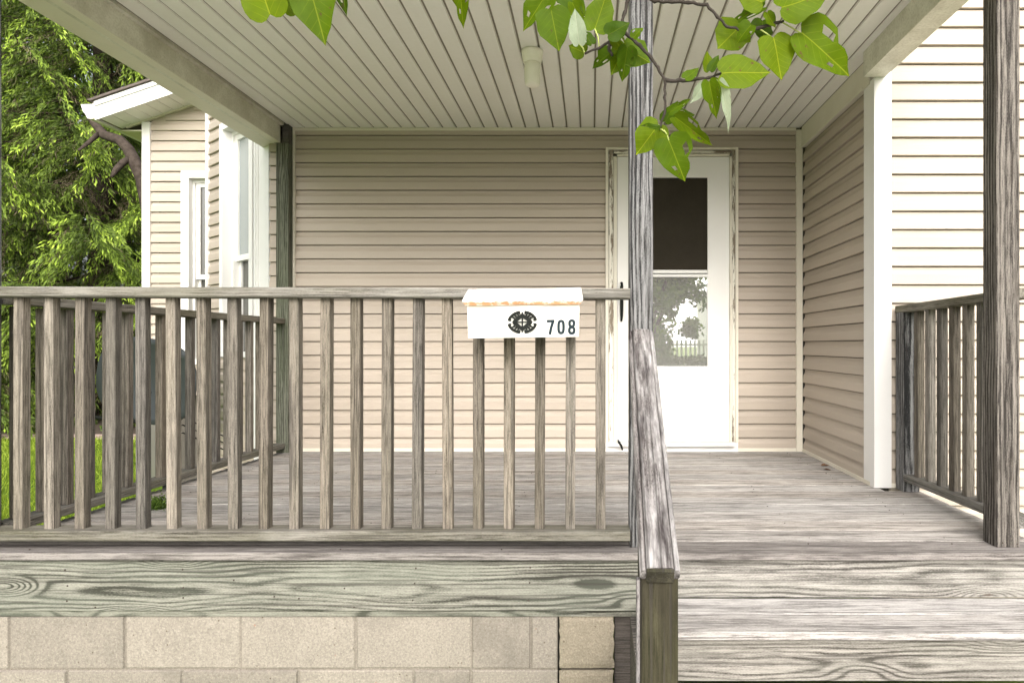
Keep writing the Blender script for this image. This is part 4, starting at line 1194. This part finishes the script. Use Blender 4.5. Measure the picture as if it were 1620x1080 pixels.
# what the storm door glass mirrors: the other side of the street
blob_tree('street_tree', 'grey green street tree mirrored in the storm door glass', 1.6, -11.5, 0.5, 7.5, 2.7, 80, 24000, 41, 0.2)
blob_tree('shade_tree', 'unseen tree of the overhanging twigs, added beside the viewer to shade the wing', -3.7, -1.8, 3.9, 5.0, 2.3, 60, 20000, 43, 0.12)  # out of view, placed to keep sun off the left wing
M['hedge'] = M['broad']
for k, (x, w_) in enumerate(((2.9, 3.4),)):
    g_ = np.random.default_rng(60 + k)
    n = 7000
    ht_ = thing('hedge', 'clipped hedge mirrored at the bottom of the storm door glass', 'hedge', (x, -8.5, GZ))
    pos = np.stack([g_.uniform(-w_ / 2, w_ / 2, n) + x, g_.uniform(-0.4, 0.4, n) - 8.5, g_.uniform(GZ, 0.45, n)], 1)
    quads_obj('foliage', pos, unit(g_.normal(0, 1, (n, 3))), unit(g_.normal(0, 1, (n, 3))), np.full(n, 0.12), np.full(n, 0.07), np.clip(g_.normal(0.15, 0.15, n), 0, 1), M['broad'], ht_, (x, -8.5, GZ))
nh = thing('neighbour_house', 'white house across the street mirrored in the storm door glass', 'house', (7.2, -17.5, GZ))
MB().prism([(5.1, -16, GZ), (10.0, -16, GZ), (10.0, -16, 3.0), (7.5, -16, 4.6), (5.1, -16, 3.0)], (0, -6, 0)).build('wall', M['white'], nh)
MB().prism([(4.7, -15.7, 2.75), (7.5, -15.7, 4.62), (7.5, -15.7, 4.8), (4.7, -15.7, 2.95)], (0, -6.5, 0)).prism([(10.4, -15.7, 2.75), (7.501, -15.7, 4.62), (7.501, -15.7, 4.8), (10.4, -15.7, 2.95)], (0, -6.5, 0)).build('roof', M['white'], nh)
fn_t = thing('picket_fence', 'white picket fence across the street mirrored in the door glass', 'fence', (2.5, -13.2, GZ))
for z in (0.15, 0.75):
    MB().box(-1, 6, -13.22, -13.18, z, z + 0.07).build('fence_rail', M['white'], fn_t)
pk = MB().box(-0.035, 0.035, -0.012, 0.012, 0, 1.25).mesh('picket', M['white'])
for k in range(44):
    o = bpy.data.objects.new('picket', pk); _link(o, fn_t, (-0.9 + 0.155 * k, -13.16, -0.3))

# grass
n = 42000
gpos = np.stack([rng.uniform(-9.5, -2.45, n), rng.uniform(2.6, 9.45, n), np.full(n, GZ)], 1)
keep = ~((gpos[:, 0] > -4.4) & (gpos[:, 1] > 6.0))
gpos = gpos[keep]; n = len(gpos)
go = quads_obj('grass', gpos, unit(rng.normal(0, 0.35, (n, 3)) + [0, 0, 1]), unit(rng.normal(0, 1, (n, 3)) * [1, 1, 0.1]), rng.uniform(0.05, 0.10, n), rng.uniform(0.006, 0.011, n), np.clip(rng.normal(0.6, 0.2, n), 0, 1),
               foliage_mat('grass_blades', [(0.0, (0.14, 0.22, 0.015)), (1.0, (0.33, 0.42, 0.05))], 0.4), None, (-6, 6, GZ))
tag(go, 'bright green grass of the side lawn', 'grass', None, 'stuff')

# weed growing through the deck
wp = P(249, 806, 3.02)
n = 900
wpos = np.stack([rng.normal(0, 0.020, n), rng.normal(0, 0.016, n), np.abs(rng.normal(0, 0.022, n))], 1) + np.array([wp.x, wp.y, 0.002])
wd_t = thing('weed', 'tiny green weed tuft growing up between the deck boards', 'weed', (wp.x, wp.y, 0.0))
quads_obj('leaves', wpos, unit(rng.normal(0, 0.7, (n, 3)) + [0, 0, 0.6]), unit(rng.normal(0, 1, (n, 3))), rng.uniform(0.010, 0.02, n), rng.uniform(0.005, 0.009, n), np.clip(rng.normal(0.55, 0.25, n), 0, 1), M['broad'], wd_t, (wp.x, wp.y, 0))

# ------------------------------------------------------------------ overhanging branches with heart-shaped leaves
def leaf_mat(name, col, vein, under):
    t = NT(name)
    o = t.obj(); x, y, z = t.sep(o)
    r = t.rnd()
    ay = t.math('ABSOLUTE', y)
    mid = t.rng(ay, 0.006, 0.018, 1.0, 0.0)
    sv = t.math('SINE', t.math('MULTIPLY', t.math('SUBTRACT', x, t.math('MULTIPLY', ay, 0.75)), 42.0))
    side = t.math('MULTIPLY', t.rng(sv, 0.93, 1.0, 0, 0.35), t.rng(ay, 0.42, 0.2, 0.0, 1.0))
    n = t.noise(t.vmath('ADD', o, t.comb(t.math('MULTIPLY', r, 30.0), 0.0, 0.0)), 4.0, 5.0, 0.6)
    c = t.mix(n, tuple(k * 0.72 for k in col), tuple(min(1, k * 1.25) for k in col))
    c = t.mix(t.math('MAXIMUM', mid, side), c, vein)
    geo = t.n('ShaderNodeNewGeometry')
    c = t.mix(t.math('MULTIPLY', geo.outputs['Backfacing'], 1.0), c, under)
    sp = t.rng(t.noise(t.vmath('ADD', o, t.comb(t.math('MULTIPLY', r, 11.0), 0.0, 0.0)), 6.0, 3.0, 0.6), 0.66, 0.71, 0, 0.8)
    c = t.mix(sp, c, (0.10, 0.06, 0.02))
    hv = t.n('ShaderNodeHueSaturation'); t.L(c, hv.inputs['Color']); t.val(hv.inputs['Value'], t.math('MULTIPLY_ADD', r, 0.7, 0.6)); t.val(hv.inputs['Hue'], t.math('MULTIPLY_ADD', r, -0.03, 0.51))
    b = t.pbr(hv.outputs[0], 0.5, t.bump(t.math('ADD', side, mid), 0.25, 0.002), 0.1)
    tr_ = t.n('ShaderNodeBsdfTranslucent'); t.L(hv.outputs[0], tr_.inputs['Color'])
    mx_ = t.n('ShaderNodeMixShader'); mx_.inputs[0].default_value = 0.42
    t.L(b.outputs[0], mx_.inputs[1]); t.L(tr_.outputs[0], mx_.inputs[2])
    t.L(mx_.outputs[0], t.out.inputs['Surface'])
    return t.m
M['leaf'] = leaf_mat('heart_leaf', (0.078, 0.142, 0.002), (0.18, 0.24, 0.010), (0.12, 0.19, 0.02))
M['leaf_pale'] = leaf_mat('heart_leaf_underside', (0.50, 0.58, 0.40), (0.66, 0.70, 0.5), (0.45, 0.55, 0.36))
M['twig'] = plain('twig_bark', (0.035, 0.027, 0.02), 0.85, 0.5, bump=0.5, scale=40)
M['petiole'] = plain('leaf_stalk', (0.40, 0.46, 0.12), 0.5)

def leaf_mesh(fold, bend, wave, notch, seed, mat):
    """unit leaf, stalk at origin, tip at (1,0,0), half width 0.5; +Z is the upper side"""
    g_ = random.Random(seed)
    # half outline: (x,y), cordate base to drawn-out tip
    out = [(0.0, 0.0), (-0.075, 0.10), (-0.095, 0.21), (-0.06, 0.33), (0.03, 0.435), (0.15, 0.495), (0.28, 0.50), (0.42, 0.475), (0.56, 0.41), (0.69, 0.315), (0.80, 0.205), (0.89, 0.10), (0.95, 0.04), (1.0, 0.0)]
    n = len(out)
    m = MB()
    cols = 4
    spine = [max(0.0, min(1.0, (x + 0.02) if x > 0 else 0.0)) for x, y in out]
    spine = [i / (n - 1) for i in range(n)]
    spine[0] = 0.0
    vs = []
    def zf(x, y):
        return fold * abs(y) + bend * x * x + wave * math.sin(x * 9 + seed) * abs(y) * 2 + 0.02 * math.sin(7 * y + 5 * x + seed)
    rows = []
    for s_ in (1, -1):
        jit = [1 + g_.uniform(-0.07, 0.07) for _ in range(n)]
        if notch and s_ == (1 if notch > 0 else -1):
            jit[8] *= 0.62; jit[9] *= 0.8
        side = []
        for i, (x, y) in enumerate(out):
            row = []
            for c in range(cols + 1):
                f = c / cols
                px = spine[i] + (x - spine[i]) * f
                py = s_ * y * f * jit[i]
                row.append((px, py, zf(px, py)))
            side.append(row)
        rows.append(side)
    for s_i, side in enumerate(rows):
        idx = [[None] * (cols + 1) for _ in range(n)]
        for i in range(n):
            for c in range(cols + 1):
                vs.append(side[i][c]); idx[i][c] = len(vs) - 1
        for i in range(n - 1):
            for c in range(cols):
                if notch and (s_i, i, c) in ((0, 5, 2), (0, 6, 2), (1, 8, 1)): continue
                q = (idx[i][c], idx[i + 1][c], idx[i + 1][c + 1], idx[i][c + 1])
                m.f.append(q if s_i == 0 else q[::-1])
    m.v = vs
    return m.mesh('leaf', mat, True)
LM = [leaf_mesh(0.10, -0.10, 0.02, 0, 1, M['leaf']), leaf_mesh(0.22, -0.22, 0.05, 1, 2, M['leaf']), leaf_mesh(-0.12, 0.10, 0.04, 0, 3, M['leaf']),
      leaf_mesh(0.32, -0.30, 0.03, -1, 4, M['leaf']), leaf_mesh(0.05, 0.18, 0.06, 0, 5, M['leaf'])]
LP = [leaf_mesh(0.30, -0.25, 0.03, 0, 6, M['leaf_pale'])]

def leaf(parent, bu, bv, tu, tv, wpx, y, mesh, tilt=0.0, roll=0.0):
    b = P(bu, bv, y); e = P(tu, tv, y)
    L = (e - b).length
    ax = (e - b).normalized()
    ax = (ax + Vector((0, tilt, 0))).normalized()
    face = Vector((0, -1, 0.15)); face = (face - ax * face.dot(ax)).normalized()
    q = Matrix.Rotation(roll, 3, ax)
    face = q @ face
    sd_ = face.cross(ax)
    Mx = Matrix((ax, sd_, face)).transposed()
    o = bpy.data.objects.new('leaf', mesh)
    _link(o, parent, b)
    o.rotation_euler = Mx.to_euler()
    w = wpx * y / F
    Ls = L / max(0.35, math.sqrt(max(0.12, 1 - min(0.85, tilt * tilt))))
    o.scale = (L * math.sqrt(1 + tilt * tilt), w * 1.02 / max(0.5, math.cos(roll)), L * 0.9)
    return o

def branch(label, twigs, leaves, stalks, y):
    t = thing('leafy_branch', label, 'branch', P(*twigs[0][0][:2], y), 'overhanging leafy twigs')
    tm = MB()
    for tw in twigs:
        pts = [P(a, b, y + (dy if len(rest) else 0)) for (a, b, *rest) in tw for dy in [rest[0] if rest else 0]]
        n = len(pts)
        # subdivide with small kinks
        pp = []
        for i in range(n - 1):
            for k in range(4):
                f = k / 4
                pp.append(pts[i].lerp(pts[i + 1], f) + Vector((random.uniform(-1, 1), random.uniform(-1, 1), random.uniform(-1, 1))) * 0.0011)
        pp.append(pts[-1])
        m_ = len(pp)
        tm.tube(pp, [(0.0034 - 0.0016 * i / m_) * (1.25 if i % 4 == 0 else 1.0) for i in range(m_)], 7)
    tm.build('twig', M['twig'], t, True)
    if stalks:
        for (a, b, c, d) in stalks:
            sm_ = MB()
            p0, p1 = P(a, b, y), P(c, d, y)
            mid = (p0 + p1) / 2 + Vector((0.002, 0.004, 0.002))
            sm_.tube([p0, mid, p1], 0.0013, 6)
            sm_.build('leaf_stalk', M['petiole'], t, True)
    for i, (bu, bv, tu, tv, w, *r) in enumerate(leaves):
        kind = r[0] if r else i % 5
        dy = random.uniform(-0.03, 0.03)
        mesh = LP[0] if kind == 'p' else LM[kind]
        big = 0.3 if w > 45 else 1.0
        leaf(t, bu, bv, tu, tv, w, y + dy, mesh, random.uniform(-0.45, 0.45) * big, random.uniform(-0.45, 0.45) * big)
    return t

YL = 1.10
branch('twig with big rounded leaves dipping in above the left ceiling beam', [[(455, -60), (470, -30), (500, -35), (545, -40)]],
       [(428, 24, 398, -66, 72, 0), (470, 20, 466, -58, 44, 4), (484, -46, 511, 67, 74, 0), (540, -40, 546, 23, 30, 1), (728, -30, 727, 34, 28, 3)],
       [(470, -30, 412, -48), (500, -35, 490, -40), (545, -40, 540, -40)], YL)
branch('main leafy twig hanging in front of the middle porch post',
       [[(1000, -40), (993, 0), (988, 20), (983, 46), (965, 66), (948, 76), (925, 85)], [(983, 46), (1000, 62), (1012, 72), (1030, 92), (1041, 107), (1052, 128), (1052, 155), (1052, 180), (1042, 204)], [(1052, 128), (1075, 128), (1100, 126), (1122, 124), (1142, 116)], [(966, 64), (963, 78), (968, 88)]],
       [(872, 17, 884, 80, 56, 0), (868, -12, 824, 42, 46, 1), (888, -25, 926, 22, 44, 2), (916, 69, 909, 16, 27, 'p'), (941, 46, 962, -18, 46, 2), (962, 55, 995, 33, 30, 4), (924, 84, 899, 70, 28, 0), (966, 84, 934, 100, 30, 3),
        (988, 73, 968, 121, 34, 0), (992, 76, 987, 124, 32, 1), (988, 72, 1028, 100, 56, 2),
        (1042, 198, 1006, 243, 50, 0), (1042, 204, 1012, 198, 11, 1), (1052, 192, 1074, 163, 26, 4), (1070, 187, 1104, 172, 20, 3), (1068, 186, 1138, 223, 27, 1), (1057, 221, 1086, 284, 62, 1),
        (1142, 117, 1219, 113, 62, 0), (1122, 112, 1117, 83, 18, 2), (1124, 112, 1137, 85, 16, 0), (1084, 124, 1107, 105, 19, 4), (1122, 130, 1135, 184, 28, 3), (1138, 132, 1161, 204, 17, 'p'), (1112, 136, 1094, 166, 18, 'p'),
        (958, 50, 945, 20, 24, 3), (936, 70, 921, 48, 20, 1), (972, 60, 990, 84, 22, 3), (905, 5, 928, 40, 28, 1), (1002, 60, 1016, 44, 18, 3), (1060, 178, 1090, 160, 15, 1), (1128, 128, 1146, 160, 18, 2), (850, -22, 846, 12, 30, 2)],
       [(870, -30, 872, 17), (925, 85, 916, 69), (948, 74, 941, 46), (965, 64, 962, 55), (1042, 204, 1050, 208), (1050, 206, 1058, 222), (1042, 204, 1042, 198), (1130, 122, 1122, 130), (1140, 117, 1138, 132)], YL)
branch('twig with heart shaped leaves reaching across to the right ceiling beam',
       [[(1010, -8), (1035, 2), (1062, 3), (1090, 4), (1118, 8), (1135, 27), (1150, 42), (1175, 49), (1200, 45)], [(1175, 49), (1205, 43), (1232, 36), (1240, 34)]],
       [(1206, 4, 1163, -18, 46, 2), (1207, 12, 1154, 27, 24, 3), (1237, 12, 1318, -18, 60, 2), (1170, 42, 1132, 84, 56, 4), (1206, 33, 1207, 72, 36, 2), (1223, 60, 1240, 124, 62, 0), (1267, 53, 1352, 112, 82, 1), (1188, 40, 1166, 62, 30, 3), (1196, 14, 1182, -14, 26, 1), (1214, 20, 1226, 44, 24, 4)],
       [(1235, 36, 1237, 12), (1238, 36, 1268, 54), (1200, 45, 1224, 62), (1175, 49, 1170, 42)], YL)

# dead leaves blown against the side wall
M['dead'] = plain('dead_leaf', (0.16, 0.085, 0.045), 0.8, 0.4)
dl = leaf_mesh(0.4, 0.3, 0.1, 0, 11, M['dead'])
for k, (u, v, lb) in enumerate(((1300, 737, 'brown dead leaf farthest along the side wall base'), (1353, 753, 'brown dead leaf by the white corner post'), (1313, 744, 'small brown dead leaf in the middle of the side wall base'))):
    y = (F * H) / (v - CY)
    o = bpy.data.objects.new('dead_leaf', dl)
    _link(o, None, ((u - CX) * y / F, y, 0.004))
    o.scale = (0.05, 0.03, 0.03); o.rotation_euler = (0.2, 0.1, k * 1.3)
    tag(o, lb, 'leaf', 'dead leaves on the deck')
